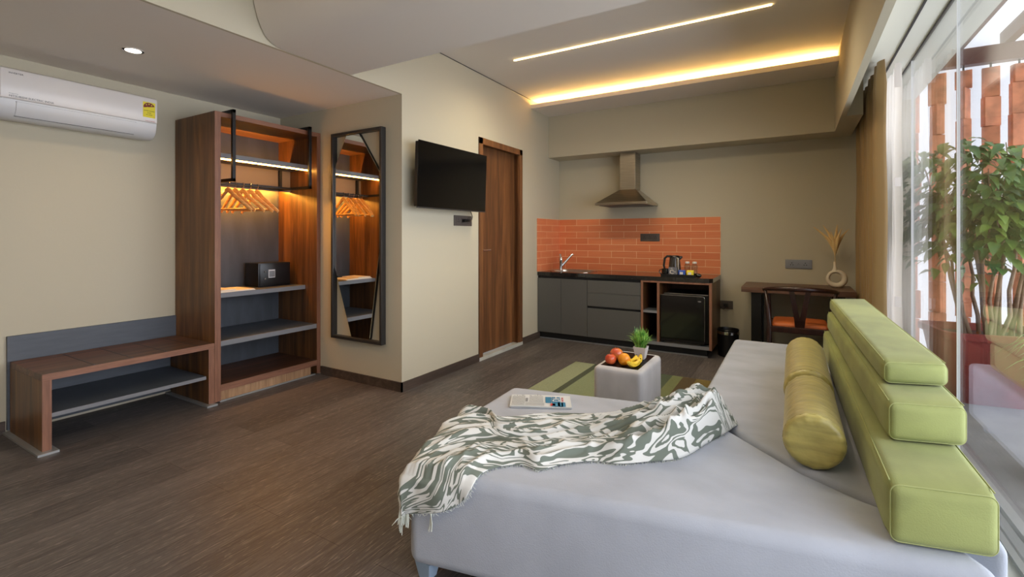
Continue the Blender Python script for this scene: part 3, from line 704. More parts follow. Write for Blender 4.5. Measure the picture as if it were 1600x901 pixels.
MB().tube([(-2.395, 5.205, 0.84), (-2.36, 5.23, 0.89), (-2.31, 5.26, 0.955), (-2.285, 5.275, 0.985), (-2.272, 5.283, 0.978)], [0.013, 0.013, 0.0125, 0.012, 0.011], 12).build('spout', CHROME, fc)
MB().tube([(-2.40, 5.20, 0.95), (-2.405, 5.195, 0.99)], [0.010, 0.012], 10).build('lever', CHROME, fc)

def door_front(par, x0, x1, z0, z1, name='door'):
    return box(x0, x1, KY, KY + 0.018, z0, z1).build(name, CABG, par, smooth=0, bev=0.0012)
sc_ = thing('sink_cabinet', (-2.3, 5.3, 0), 'matt dark grey sink cabinet with two tall plain doors', 'cabinet')
box(KX0, -1.984, KY + 0.019, BY - 0.01, 0.082, 0.700).build('carcass', CABD, sc_, smooth=0)
box(KX0, -1.984, KY + 0.019, KY + 0.037, 0.700, 0.741).build('grip_rail', CABD, sc_, smooth=0)
door_front(sc_, KX0 + 0.002, -2.3035, 0.084, 0.712); door_front(sc_, -2.3005, -1.985, 0.084, 0.712)
dw = thing('drawer_cabinet', (-1.7, 5.3, 0), 'matt dark grey drawer unit with three wide handleless drawers', 'cabinet')
box(-1.982, -1.386, KY + 0.019, BY - 0.01, 0.082, 0.741).build('carcass', CABD, dw, smooth=0)
for z0, z1 in ((0.576, 0.712), (0.428, 0.573), (0.084, 0.402)): door_front(dw, -1.9805, -1.388, z0, z1, 'drawer')
hf = thing('fridge_housing', (-1.0, 5.3, 0), 'open walnut unit with narrow shelves and a fridge bay at the counter end', 'cabinet')
def kp(name, x0, x1, z0, z1, m=WAL, e=EDGE, y1=BY - 0.01, y0=KY):
    o = box(x0, x1, y0 + 0.001, y1, z0, z1).build(name, m, hf, smooth=0)
    if e: box(x0 + 0.0002, x1 - 0.0002, y0 - 0.0006, y0 + 0.001, z0 + 0.0002, z1 - 0.0002).build('edging', e, o, smooth=0)
kp('side_panel', -1.384, -1.360, 0.082, 0.741); kp('side_panel', -0.716, -0.690, 0.082, 0.741); kp('divider', -1.218, -1.192, 0.115, 0.722)
kp('top_panel', -1.360, -0.716, 0.722, 0.741, WALX); kp('bottom_panel', -1.360, -0.716, 0.082, 0.115, GREYL, GEDGE)
kp('shelf', -1.360, -1.218, 0.408, 0.432, GREYL, GEDGE)
box(-1.360, -0.716, BY - 0.03, BY - 0.012, 0.115, 0.722).build('back_panel', WALX, hf, smooth=0)
box(KX0, -0.745, KY + 0.06, KY + 0.078, 0.0, 0.081).build('plinth', CABD, smooth=0, label='dark recessed plinth under the kitchen units', cat='plinth')
mb = MB(); mb.box(KX0 + 0.01, -0.735, KY + 0.045, KY + 0.059, 0, 0.012); mb.build('floor_strip', ALU, smooth=0, label='thin metal edge strip on the floor along the kitchen plinth', cat='trim strip')

fr = thing('mini_fridge', (-0.97, 5.2, 0.115), 'small black glass door fridge under the counter', 'fridge')
box(-1.165, -0.728, 5.055, 5.50, 0.128, 0.614).build('body', BLKS, fr, smooth=0, bev=0.006)
fd = box(-1.182, -0.758, 4.992, 5.050, 0.130, 0.603).build('door', BLKG, fr, smooth=0, bev=0.004)
mb = MB(); mb.tube([(-1.180, 4.991, 0.604), (-0.775, 4.991, 0.604), (-0.762, 4.991, 0.599), (-0.757, 4.991, 0.585), (-0.757, 4.991, 0.160)], 0.003, 8)
mb.build('door_trim', CHROME, fd, label='thin chrome edge trim')
MB().box(-1.16, -0.732, 5.05, 5.054, 0.612, 0.617).build('top_trim', CHROME, fr, smooth=0)
mb = MB(); mb.lathe([(0.013, 0), (0.013, 0.0015)], (0, 0, 0), 20, M=Matrix.Translation((-0.805, 4.9915, 0.555)) @ Matrix.Rotation(R(90), 4, 'X') @ Matrix.Diagonal((1.3, 0.55, 1, 1)))
mb.build('badge', CHROME, fd)
box(-1.14, -0.80, 4.994, 5.0, 0.118, 0.128).build('foot_rail', GUNM, fr, smooth=0)
mb = MB()
for x in (-1.13, -0.79): MB().tube([(x, 5.10, 0.115), (x, 5.10, 0.129)], 0.014, 12).build('foot', BLKS, fr)

# range hood
hd = thing('range_hood', (-1.65, 5.4, 1.55), 'stainless steel pyramid chimney hood above the tiles', 'hood')
HX0, HX1, HYf = -1.945, -1.357, 5.125
box(HX0, HX1, HYf, BY, 1.549, 1.575).build('rim', STEEL, hd, smooth=0, bev=0.002)
cx0, cx1, cyf = -1.745, -1.557, 5.395
a = [(HX0 + 0.006, HYf + 0.006, 1.575), (HX1 - 0.006, HYf + 0.006, 1.575), (HX1 - 0.006, BY, 1.575), (HX0 + 0.006, BY, 1.575)]
b = [(cx0, cyf, 1.738), (cx1, cyf, 1.738), (cx1, BY, 1.738), (cx0, BY, 1.738)]
MB().loft([a, b]).build('canopy', STEEL, hd, smooth=0)
box(cx0 + 0.004, cx1 - 0.004, cyf + 0.004, BY, 1.738, 2.165).build('chimney', STEEL, hd, smooth=0, bev=0.002)
box(HX0 + 0.04, HX1 - 0.04, HYf + 0.04, BY - 0.04, 1.545, 1.549).build('filter', GUNM, hd, smooth=0)
socket('brown triple wall socket set in the orange tiles', (-1.445, BY - 0.008, 1.186), (1, 0, 0), 0.222, 0.089, SOCK, [(-0.42, -0.16), (-0.13, 0.13), (0.16, 0.42)])
socket('silver grey wall socket above the desk', (0.037, BY, 0.920), (1, 0, 0), 0.232, 0.090, SOCKG, [(-0.40, -0.10), (-0.06, 0.06), (0.10, 0.40)])
socket('low grey wall socket between kitchen unit and desk', (-0.632, BY, 0.462), (1, 0, 0), 0.134, 0.088, SOCK, [(-0.3, 0.3)])
pl = thing('fridge_plug', (-0.64, BY, 0.462), 'black plug with a looping cable in the low wall socket', 'cable')
box(-0.655, -0.612, BY - 0.045, BY - 0.0115, 0.447, 0.477, bev=0.004).build('plug', BLKS, pl)
MB().tube([(-0.634, BY - 0.045, 0.455), (-0.636, BY - 0.06, 0.435), (-0.65, BY - 0.055, 0.418), (-0.67, BY - 0.045, 0.425), (-0.683, BY - 0.04, 0.447)], 0.0035, 8).build('cable', BLKS, pl)

# tray and what stands on it
TZ = 0.785
tr = thing('serving_tray', (-1.0, 5.11, TZ), 'black rectangular serving tray on the worktop right end', 'tray')
tx0, tx1, ty0, ty1 = -1.185, -0.845, 5.015, 5.235
mb = MB(); mb.box(tx0, tx1, ty0, ty1, TZ, TZ + 0.008); mb.build('tray_base', BLKS, tr, smooth=0)
mb = MB(); t_ = 0.008
mb.box(tx0, tx1, ty0, ty0 + t_, TZ + 0.008, TZ + 0.028); mb.box(tx0, tx1, ty1 - t_, ty1, TZ + 0.008, TZ + 0.028)
mb.box(tx0, tx0 + t_, ty0 + t_, ty1 - t_, TZ + 0.008, TZ + 0.028); mb.box(tx1 - t_, tx1, ty0 + t_, ty1 - t_, TZ + 0.008, TZ + 0.028)
mb.build('rim', BLKS, tr, smooth=0)
tz = TZ + 0.0085
kt = thing('electric_kettle', (-1.085, 5.16, tz), 'black and steel electric kettle standing on the tray', 'kettle')
kc = (-1.075, 5.155, 0)
MB().lathe([(0.066, tz), (0.068, tz + 0.012), (0.066, tz + 0.020)], kc, 28).build('base', BLKS, kt)
MB().lathe([(0.063, tz + 0.020), (0.063, tz + 0.05), (0.058, tz + 0.12), (0.051, tz + 0.175), (0.050, tz + 0.18)], kc, 28).build('body', mat('dark_steel', (92, 90, 88), 0.25, 0.9), kt)
MB().lathe([(0.0515, tz + 0.18), (0.051, tz + 0.193), (0.042, tz + 0.205), (0.012, tz + 0.209)], kc, 28).build('lid', BLKS, kt)
MB().tube([(kc[0] - 0.035, kc[1] - 0.01, tz + 0.196), (kc[0] - 0.072, kc[1] - 0.02, tz + 0.198), (kc[0] - 0.096, kc[1] - 0.025, tz + 0.175), (kc[0] - 0.105, kc[1] - 0.027, tz + 0.10), (kc[0] - 0.092, kc[1] - 0.024, tz + 0.045), (kc[0] - 0.060, kc[1] - 0.015, tz + 0.035)], [0.012, 0.012, 0.012, 0.011, 0.011, 0.012], 10).build('handle', BLKS, kt)
MB().tube([(kc[0] + 0.035, kc[1] + 0.01, tz + 0.172), (kc[0] + 0.062, kc[1] + 0.012, tz + 0.190), (kc[0] + 0.072, kc[1] + 0.014, tz + 0.198)], [0.022, 0.014, 0.007], 12).build('spout', BLKS, kt)
mb = MB(); mb.box(kc[0] + 0.028, kc[0] + 0.052, kc[1] - 0.062, kc[1] - 0.045, tz + 0.02, tz + 0.185); mb.build('gauge', STEEL, kt, smooth=0, bev=0.004)
cp = thing('mug', (-1.165, 5.06, tz), 'glossy black mug at the left end of the tray', 'mug')
mc = (-1.150, 5.065, tz)
MB().lathe([(0.026, 0), (0.033, 0.012), (0.036, 0.04), (0.036, 0.072), (0.033, 0.072), (0.032, 0.01), (0.002, 0.008)], mc, 24).build('cup', BLKG, cp)
MB().tube([(mc[0] - 0.033, mc[1] - 0.008, tz + 0.062), (mc[0] - 0.052, mc[1] - 0.013, tz + 0.060), (mc[0] - 0.060, mc[1] - 0.015, tz + 0.040), (mc[0] - 0.050, mc[1] - 0.013, tz + 0.022), (mc[0] - 0.034, mc[1] - 0.008, tz + 0.018)], 0.0045, 8).build('handle', BLKG, cp)
cd = thing('menu_card', (-1.07, 5.03, tz), 'small grey tent card with white swirl lettering leaning on the kettle', 'card')
cm = Matrix.Translation((-1.068, 5.042, tz)) @ Matrix.Rotation(R(8), 4, 'X')
box(-0.043, 0.043, -0.002, 0.002, 0.0, 0.092, M=cm).build('card_face', mat('slate_card', (112, 112, 118), 0.6), cd, smooth=0)
text('C', 0.062, PAPERW, cd, (-1.102, 5.0355, tz + 0.022), (1, 0, 0), (0, -0.139, 0.99))
text('Tea', 0.020, PAPERW, cd, (-1.070, 5.0330, tz + 0.040), (1, 0, 0), (0, -0.139, 0.99))
mb = MB(); mb.tube([(-1.088, 5.0285, tz + 0.074), (-1.078, 5.028, tz + 0.080), (-1.068, 5.028, tz + 0.078)], 0.0018, 6); mb.build('flourish', PAPERW, cd)
def jar(x, lb):
    t = thing('glass_bottle', (x, 5.16, tz), lb, 'bottle', 'clear water glasses on the tray')
    MB().lathe([(0.024, 0), (0.031, 0.006), (0.0325, 0.03), (0.029, 0.055), (0.032, 0.085), (0.031, 0.108), (0.022, 0.118), (0.020, 0.128), (0.017, 0.128), (0.019, 0.116), (0.028, 0.105), (0.029, 0.084), (0.026, 0.055), (0.029, 0.03), (0.027, 0.010), (0.002, 0.008)], (x, 5.16, tz), 24).build('bottle_body', GLJ, t)
    MB().lathe([(0.021, 0.127), (0.022, 0.130), (0.022, 0.142), (0.018, 0.146), (0.002, 0.147)], (x, 5.16, tz), 20).build('cap', WHT, t)
jar(-0.950, 'clear glass bottle with white cap beside the kettle'); jar(-0.880, 'clear glass bottle with white cap nearest the tray right end')
for nm, x, m, inkm, lb in (('tea_sachet', -0.985, mat('sachet_blue', (36, 76, 170), 0.4), WHT, 'blue sachets stacked on the tray in front of the bottles'), ('tea_packet', -0.905, YELL, WHT, 'yellow tea packets at the right end of the tray')):
    t = thing(nm, (x, 5.05, tz), lb, 'tea packet')
    for k in range(4):
        MB().puff([(x - 0.033, 5.045 + k * 0.011), (x + 0.033, 5.045 + k * 0.011), (x + 0.033, 5.053 + k * 0.011), (x - 0.033, 5.053 + k * 0.011)], tz, tz + 0.058 + 0.004 * (k % 2), r=0.003, bulge=(0.003, 0, 0), n=6).build('sachet', m, t, smooth=60)
    box(x - 0.018, x + 0.014, 5.0405, 5.0425, tz + 0.020, tz + 0.044).build('label', inkm, t, smooth=0)
mb = MB(); mb.ell((-0.822, 5.05, TZ + 0.0215), (0.028, 0.02, 0.021)); mb.build('black_pouch', BLKG, label='small black glossy pod lying right of the tray', cat='pouch')

# waste bin
bn = thing('waste_bin', (-0.575, 5.24, 0), 'round black waste bin with chrome band beside the kitchen unit', 'bin')
bc = (-0.572, 5.235, 0)
MB().lathe([(0.088, 0.0), (0.092, 0.004), (0.100, 0.225), (0.098, 0.225), (0.090, 0.008), (0.002, 0.006)], bc, 36).build('bucket', BLKS, bn)
MB().lathe([(0.1005, 0.222), (0.1035, 0.224), (0.1035, 0.250), (0.1005, 0.252), (0.0985, 0.250), (0.0985, 0.224)], bc, 36, cap=False).build('band', CHROME, bn, label='chrome band')
MB().lathe([(0.1005, 0.252), (0.102, 0.268), (0.099, 0.272), (0.094, 0.262), (0.094, 0.23)], bc, 36, cap=False).build('rim', BLKS, bn)

# ---------------------------------------------------------------- desk, chair, vase
dk = thing('writing_desk', (0.05, 5.3, 0), 'brown wood wall desk on dark panel legs by the curtains', 'desk')
box(-0.435, 0.462, 5.02, BY - 0.001, 0.672, 0.720).build('desktop', DESKW, dk, smooth=0, bev=0.0015)
for x0, x1 in ((-0.352, -0.268), (0.30, 0.384)):
    mb = MB(); mb.box(x0, x1, 5.06, 5.13, 0.0, 0.671); mb.box(x0, x1, 5.48, 5.55, 0.0, 0.671); mb.box(x0, x1, 5.13, 5.48, 0.0, 0.05); mb.box(x0, x1, 5.13, 5.48, 0.64, 0.671)
    mb.build('leg_frame', BLKM, dk, smooth=0)
ch = thing('wishbone_chair', (0.04, 4.85, 0), 'dark wood wishbone chair with tan leather seat pushed to the desk', 'chair')
X = 0.040
rail = []
for k in range(-12, 13):
    a = k / 12.0 * R(104)
    rail.append((X + 0.275 * math.sin(a) * (1.0 if abs(a) < R(90) else 1.0), 4.86 - 0.27 * math.cos(a) if abs(a) < R(90) else 4.86 + 0.27 * (abs(a) - R(90)) * 1.6, 0.762 - 0.055 * (abs(a) / R(104)) ** 2))
MB().tube(rail, [0.0125 + 0.006 * (1 - abs(k) / 12.0) for k in range(-12, 13)], 12, flat=1.15).build('top_rail', DKW, ch, smooth=80)
for s in (-1, 1):
    MB().tube([(X + s * 0.262, 4.78, 0.738), (X + s * 0.248, 4.74, 0.66), (X + s * 0.232, 4.67, 0.56), (X + s * 0.222, 4.655, 0.44), (X + s * 0.225, 4.64, 0.25), (X + s * 0.235, 4.60, 0.0)], [0.012, 0.014, 0.018, 0.020, 0.018, 0.013], 12).build('leg', DKW, ch, smooth=80)
    MB().tube([(X + s * 0.245, 5.075, 0.705), (X + s * 0.243, 5.08, 0.55), (X + s * 0.24, 5.085, 0.40), (X + s * 0.24, 5.09, 0.0)], [0.012, 0.015, 0.018, 0.012], 12).build('leg', DKW, ch, smooth=80)
mb = MB()
def slat(p0, p1, w0, w1, th=0.012):
    p0, p1 = Vector(p0), Vector(p1); a = []
    for p, w_ in ((p0, w0), (p0.lerp(p1, 0.5), (w0 + w1) / 2), (p1, w1)): a.append([(p.x - w_, p.y - th / 2, p.z), (p.x + w_, p.y - th / 2, p.z), (p.x + w_, p.y + th / 2, p.z), (p.x - w_, p.y + th / 2, p.z)])
    mb.loft(a)
slat((X, 4.66, 0.432), (X, 4.64, 0.50), 0.034, 0.040); slat((X - 0.018, 4.64, 0.495), (X - 0.062, 4.597, 0.757), 0.021, 0.019); slat((X + 0.018, 4.64, 0.495), (X + 0.062, 4.597, 0.757), 0.021, 0.019)
mb.build('splat', DKW, ch, smooth=30)
mb = MB(); mb.box(X - 0.222, X + 0.222, 4.635, 4.675, 0.385, 0.435); mb.box(X - 0.235, X + 0.235, 5.065, 5.10, 0.385, 0.435); mb.box(X - 0.24, X - 0.205, 4.675, 5.065, 0.39, 0.43); mb.box(X + 0.205, X + 0.24, 4.675, 5.065, 0.39, 0.43)
mb.build('seat_frame', DKW, ch, smooth=0, bev=0.006)
MB().puff([(X - 0.205, 4.676), (X + 0.205, 4.676), (X + 0.205, 5.063), (X - 0.205, 5.063)], 0.40, 0.460, r=0.02, bulge=(0, 0, 0.022), n=10).build('seat', LEATH, ch, smooth=80)

vs = thing('ring_vase', (0.325, 5.38, 0.721), 'cream ring shaped vase with a hollow centre on the desk', 'vase')
vc = Vector((0.328, 5.38, 0.806)); rings = []; n = 40
for k in range(n):
    a = 2 * math.pi * k / n
    r_in, r_out = 0.050, 0.080
    off = -0.006 + 0.006 * math.sin(a)          # hole sits slightly left and high
    cmx = (r_in + r_out) / 2 + 0.010 * math.cos(a); th = 0.0165 + 0.008 * math.cos(a) * 0.5 + 0.004 * (1 - math.sin(a)) 
    c = vc + Vector((cmx * math.cos(a), 0, cmx * math.sin(a)))
    rings.append([c + Vector((th * math.cos(t) * math.cos(a), 0.026 * math.sin(t), th * math.cos(t) * math.sin(a))) for t in [2 * math.pi * j / 14 for j in range(14)]])
rings.append(rings[0])
mb = MB(); vr = [[mb.bm.verts.new(p) for p in r] for r in rings[:-1]]
for i in range(n):
    for j in range(14): mb.bm.faces.new((vr[i][j], vr[i][(j + 1) % 14], vr[(i + 1) % n][(j + 1) % 14], vr[(i + 1) % n][j]))
o = mb.build('ring', CER, vs, smooth=180)
lo = min(v.co.z for v in o.data.vertices)
for v in o.data.vertices:
    if v.co.z < lo + 0.004: v.co.z = lo + 0.004
MB().lathe([(0.030, 0.868), (0.022, 0.885), (0.0135, 0.905), (0.0115, 0.93), (0.0125, 0.962), (0.0095, 0.962), (0.008, 0.91), (0.002, 0.90)], (0.328, 5.38, 0), 24).build('neck', CER, vs)
random.seed(5)
pg = thing('pampas_grass', (0.328, 5.38, 0.95), 'dried straw coloured pampas plumes standing in the ring vase', 'dried grass')
for k, (dx, dy, h, bend) in enumerate([(-0.165, -0.02, 0.325, -0.04), (-0.085, 0.03, 0.335, -0.02), (-0.03, -0.03, 0.27, 0.0), (0.01, 0.02, 0.29, 0.02), (0.045, -0.03, 0.30, 0.01), (0.10, 0.02, 0.30, 0.05), (0.02, 0.04, 0.345, -0.02)]):
    p0 = Vector((0.328, 5.38, 0.93)); p1 = Vector((0.328 + dx, 5.38 + dy, 0.96 + h))
    path = [p0.lerp(p1, t) + Vector((-dx * 0.35 * math.sin(math.pi * t), 0, 0.015 * math.sin(math.pi * t))) for t in [i / 12 for i in range(13)]]
    mb = MB(); mb.tube(path[:9], 0.0016, 5)
    mb.tube(path[3:], [0.003, 0.010, 0.015, 0.017, 0.017, 0.015, 0.012, 0.009, 0.006, 0.002], 7)
    for i in range(240):
        t = random.uniform(0.28, 1.0); q_ = path[min(11, int(t * 12))].lerp(path[min(12, int(t * 12) + 1)], t * 12 - int(t * 12))
        d = (path[min(12, int(t * 12) + 1)] - path[int(t * 12) if int(t * 12) < 12 else 11]).normalized()
        if d.length < 0.1: d = Vector((0, 0, 1))
        sd = Vector((random.gauss(0, 1), random.gauss(0, 1), random.gauss(0, 0.5))).normalized()
        L_ = random.uniform(0.02, 0.040) * (1.1 - 0.45 * t)
        e = q_ + d * L_ + sd * L_ * 0.55 + Vector((0, 0, -0.004)); w_ = sd.cross(d).normalized() * 0.0011
        mb.face([q_ - w_, q_ + w_, e])
    mb.build('plume', PAMP, pg, smooth=0, recalc=False)

# ================================================================ SOFA
SZ = 0.40
CH = [(-1.150, 1.232), (0.44, 1.56), (0.335, 1.745), (0.19, 1.805), (0.034, 1.905), (-0.27, 2.215), (-0.42, 2.375), (-1.305, 2.205), (-1.272, 1.62)]
SE = [(0.341, 1.752), (0.478, 1.70), (0.478, 4.10), (-0.405, 4.10), (-0.405, 2.388), (-0.265, 2.221), (0.039, 1.911), (0.194, 1.811)]
def soften(o, w=0.045, seg=6):
    b = o.modifiers.new('bevel', 'BEVEL'); b.width = w; b.segments = seg; b.limit_method = 'ANGLE'; b.angle_limit = R(50); b.harden_normals = False
    return o
ca = thing('chaise_module', (-0.4, 1.8, 0), 'pale grey suede wide chaise end of the sofa nearest the viewer', 'sofa')
soften(MB().prism(CH, 0.064, SZ).build('seat_block', SOFA, ca, smooth=180), 0.042)
se = thing('seat_module', (0.04, 3.0, 0), 'pale grey suede long seat of the sofa carrying the green cushions', 'sofa')
soften(MB().prism(SE, 0.064, SZ).build('seat_block', SOFA, se, smooth=180), 0.030)
def foot(par, x, y):
    MB().loft([[(x - 0.023, y - 0.021, 0.0), (x + 0.023, y - 0.021, 0.0), (x + 0.023, y + 0.021, 0.0), (x - 0.023, y + 0.021, 0.0)], [(x - 0.035, y - 0.032, 0.0645), (x + 0.035, y - 0.032, 0.0645), (x + 0.035, y + 0.032, 0.0645), (x - 0.035, y + 0.032, 0.0645)]]).build('leg', LEGB, par, smooth=0, bev=0.003)
for x, y in ((-1.115, 1.30), (0.30, 1.60), (-1.22, 2.12), (-0.42, 2.24)): foot(ca, x, y)
for x, y in ((0.40, 1.85), (0.40, 4.0), (-0.33, 4.0), (-0.33, 2.46)): foot(se, x, y)
# seam tape on the chaise front corner
def cushion(label, c4, z0, z1, r, loc):
    t = thing('backrest_cushion', loc, label, 'cushion', 'lime backrest cushions stacked along the sofa')
    MB().puff(c4, z0, z1, r=r, bulge=(0.010, 0.006, 0.0006), n=22).build('pad', LIME, t, smooth=180)
    A, B, C_, D = [Vector(p) for p in c4]
    i = 0.010
    def pt(u, v, z):
        xy = (A * (1 - u) + B * u) * (1 - v) + (D * (1 - u) + C_ * u) * v; return Vector((xy.x, xy.y, z))
    k = 0.30 * r
    # welt round the near end and along the two top edges
    wx = (B - A).length; ly = (D - A).length; kx = k / wx; ky = k / ly; rx = r / wx; ry = r / ly
    lo = []
    for (cu, cz, a0) in ((1 - rx, z1 - r, 0), (rx, z1 - r, 90), (rx, z0 + r, 180), (1 - rx, z0 + r, 270)):
        for q_ in range(7):
            a = R(a0 + 15 * q_); lo.append(pt(cu + math.cos(a) * rx * 0.74, ky, cz + math.sin(a) * r * 0.74))
    lo.append(lo[0]); MB().tube(lo, 0.0019, 6, up=(0, 1, 0)).build('piping', LIMEP, t, smooth=80)
    for u in (kx, 1 - kx):
        MB().tube([pt(u, v, z1 - k + 0.003) for v in [ry + (1 - 2 * ry) * j / 24 for j in range(25)]], 0.0019, 6).build('piping', LIMEP, t, smooth=80)
    return t
cushion('thick lime green velvet backrest block, lowest of the stack of three', [(0.208, 1.560), (0.440, 1.615), (0.415, 3.98), (0.168, 3.90)], 0.402, 0.563, 0.028, (0.3, 2.7, 0.402))
cushion('lime green velvet backrest block, middle of the stack of three', [(0.248, 1.865), (0.452, 1.925), (0.425, 4.03), (0.192, 3.93)], 0.564, 0.690, 0.027, (0.34, 2.9, 0.564))
cushion('thin lime green velvet backrest block, topmost of the stack of three', [(0.262, 2.060), (0.450, 2.125), (0.420, 4.08), (0.208, 3.96)], 0.691, 0.773, 0.025, (0.34, 3.0, 0.691))

def bolster(label, x, y0, y1, r):
    t = thing('bolster_cushion', (x, (y0 + y1) / 2, SZ), label, 'cushion', 'olive bolsters lying on the sofa seat')
    z = SZ + r + 0.001; n = 56; rings = []
    prof = [(0.05, 0.004), (0.3, 0.0), (0.6, -0.003), (0.80, -0.004), (0.92, 0.0), (0.985, 0.012), (1.0, 0.028), (0.995, 0.05), (1.0, 0.10)]
    L_ = y1 - y0
    P = [(a, b) for a, b in prof] + [(1.0, L_ * f) for f in (0.3, 0.5, 0.7)] + [(a, L_ - b) for a, b in reversed(prof)]
    random.seed(int(abs(y0) * 100))
    ph = [random.uniform(0, 6.28) for _ in range(6)]
    for a, b in P:
        ring = []
        edge = max(0.0, 1 - abs(min(b, L_ - b) - 0.022) / 0.05)
        for k in range(n):
            th = 2 * math.pi * k / n
            g = edge * 0.030 * (math.sin(17 * th + ph[0]) * 0.5 + math.sin(29 * th + ph[1]) * 0.35 + math.sin(9 * th + ph[2]) * 0.3)
            rr_ = r * (a + g * (0.75 if a > 0.9 else (0.35 if a > 0.75 else 0.0)) + 0.006 * math.sin(3 * th + b * 9))
            ring.append((x + rr_ * math.cos(th), y0 + b + (edge * 0.003 * math.sin(13 * th + ph[3]) * (1 if a > 0.7 else 0)), max(SZ + 0.001, z + rr_ * math.sin(th))))
        rings.append(ring)
    MB().loft(rings).build('bolster_body', GOLD, t, smooth=180)
    for yy in (y0 + 0.018, y1 - 0.018):
        MB().tube([(x + r * 0.985 * math.cos(a), yy, max(SZ + 0.003, z + r * 0.985 * math.sin(a))) for a in [2 * math.pi * k / 40 for k in range(41)]], 0.0022, 6, up=(0, 1, 0)).build('piping', GOLD, t, smooth=80)
bolster('satin olive bolster lying on the sofa, the nearer of two', 0.058, 1.925, 2.49, 0.094)
bolster('satin olive bolster lying on the sofa, the farther of two', 0.055, 2.525, 3.36, 0.098)

# ---------------------------------------------------------------- throw
def clampdist(p, poly):
    """signed distance outside poly and nearest edge point + outward normal"""
    best = None; inside = False; n = len(poly); j = n - 1
    for i in range(n):
        xi, yi = poly[i]; xj, yj = poly[j]
        if (yi > p.y) != (yj > p.y) and p.x < (xj - xi) * (p.y - yi) / (yj - yi) + xi: inside = not inside
        a = Vector((xj, yj)); b = Vector((xi, yi)); ab = b - a
        t = max(0, min(1, (p - a).dot(ab) / ab.length_squared)); c = a + ab * t; d = (p - c).length
        if best is None or d < best[0]: best = (d, c)
        j = i
    return inside, best[0], best[1]
BIG = [(-1.150, 1.232), (0.44, 1.56), (0.47, 4.1), (-0.405, 4.10), (-0.405, 2.38), (-1.305, 2.205), (-1.272, 1.62)]
def interp(P, s):
    # smooth Catmull-Rom through points, arc-uniform enough
    n = len(P) - 1; f = s * n; i = min(n - 1, int(f)); t = f - i
    g = lambda k: Vector(P[max(0, min(n, k))])
    p0, p1, p2, p3 = g(i - 1), g(i), g(i + 1), g(i + 2)
    return 0.5 * ((2 * p1) + (p2 - p0) * t + (2 * p0 - 5 * p1 + 4 * p2 - p3) * t * t + (3 * p1 - p0 - 3 * p2 + p3) * t ** 3)
TT = [(-1.235, 1.125), (-1.345, 1.33), (-1.385, 1.52), (-1.365, 1.74), (-1.215, 1.800), (-1.110, 1.770), (-1.000, 1.835), (-0.885, 1.925), (-0.770, 2.000), (-0.655, 2.040), (-0.560, 2.160), (-0.480, 2.270), (-0.375, 2.335), (-0.275, 2.30), (-0.205, 2.215)]
BB = [(-1.155, 1.080), (-1.065, 1.120), (-0.960, 1.170), (-0.905, 1.265), (-0.885, 1.375), (-0.825, 1.430), (-0.745, 1.450), (-0.690, 1.525), (-0.610, 1.590), (-0.530, 1.630), (-0.455, 1.680), (-0.380, 1.740), (-0.325, 1.835), (-0.290, 1.960), (-0.245, 2.085)]
NS, NT = 260, 120
mb = MB(); G = []
def thsurf(s, t):
    a, b = interp(TT, s), interp(BB, s); p = a.lerp(b, t)
    wob = 0.012 * math.sin(s * 31) * math.sin(t * 5)
    p = p + Vector((wob * 0.5, wob))
    ins, d, c = clampdist(p, BIG)
    edge = min(t, 1 - t, s * 1.2, (1 - s) * 1.4)
    em = min(1.0, edge / 0.10)
    U = Vector((s * 5.2 + 0.4 * math.sin(t * 4), t * 3.2 + 0.9 * s, 0.3))
    f = noise.noise(Vector((U.x * 0.55, U.y * 1.5, 1.7)))
    rid = 1 - abs(noise.noise(Vector((U.x * 0.8 + 0.35 * U.y, U.y * 1.7 - 0.9 * U.x * 0.35, 4.0)))) * 3.2
    rid2 = 1 - abs(noise.noise(Vector((U.x * 1.9, U.y * 3.1 + 1.2 * U.x, 9.0)))) * 3.0
    rid = max(0, rid) ** 1.6; rid2 = max(0, rid2) ** 1.5
    pile = max(0.0, min(1.0, (s - 0.50) / 0.42)); pile = pile * pile * (3 - 2 * pile)
    base = 0.006 + 0.010 * em + pile * 0.062 * em * (0.6 + 0.8 * math.sin(math.pi * min(1, max(0, 0.15 + (1 - t) * 0.9))))
    h = base + em * ((0.012 + 0.026 * pile) * (f + 0.35) + (0.016 + 0.034 * pile) * rid + (0.009 + 0.022 * pile) * rid2)
    h = max(0.004, h + 0.004 * em * math.sin(U.y * 9 + U.x * 2))
    if ins:
        sh = min(1.0, d / 0.035)
        return Vector((p.x, p.y, SZ + h - 0.016 * (1 - sh) ** 2))
    n_ = (p - c); n_ = n_.normalized() if n_.length > 1e-6 else Vector((0, -1))
    ft = 0.010 + 0.9 * h * 0.35 + 0.012 * (0.5 + 0.5 * math.sin(s * 60 + t * 14)) * min(1, d / 0.05)
    cc = c + n_ * min(ft, 0.010 + d * 0.8)
    return Vector((cc.x, cc.y, SZ - 0.016 + 0.004 - d * 0.92))
uvl = mb.bm.loops.layers.uv.verify()
for i in range(NS + 1): G.append([mb.bm.verts.new(thsurf(i / NS, j / NT)) for j in range(NT + 1)])
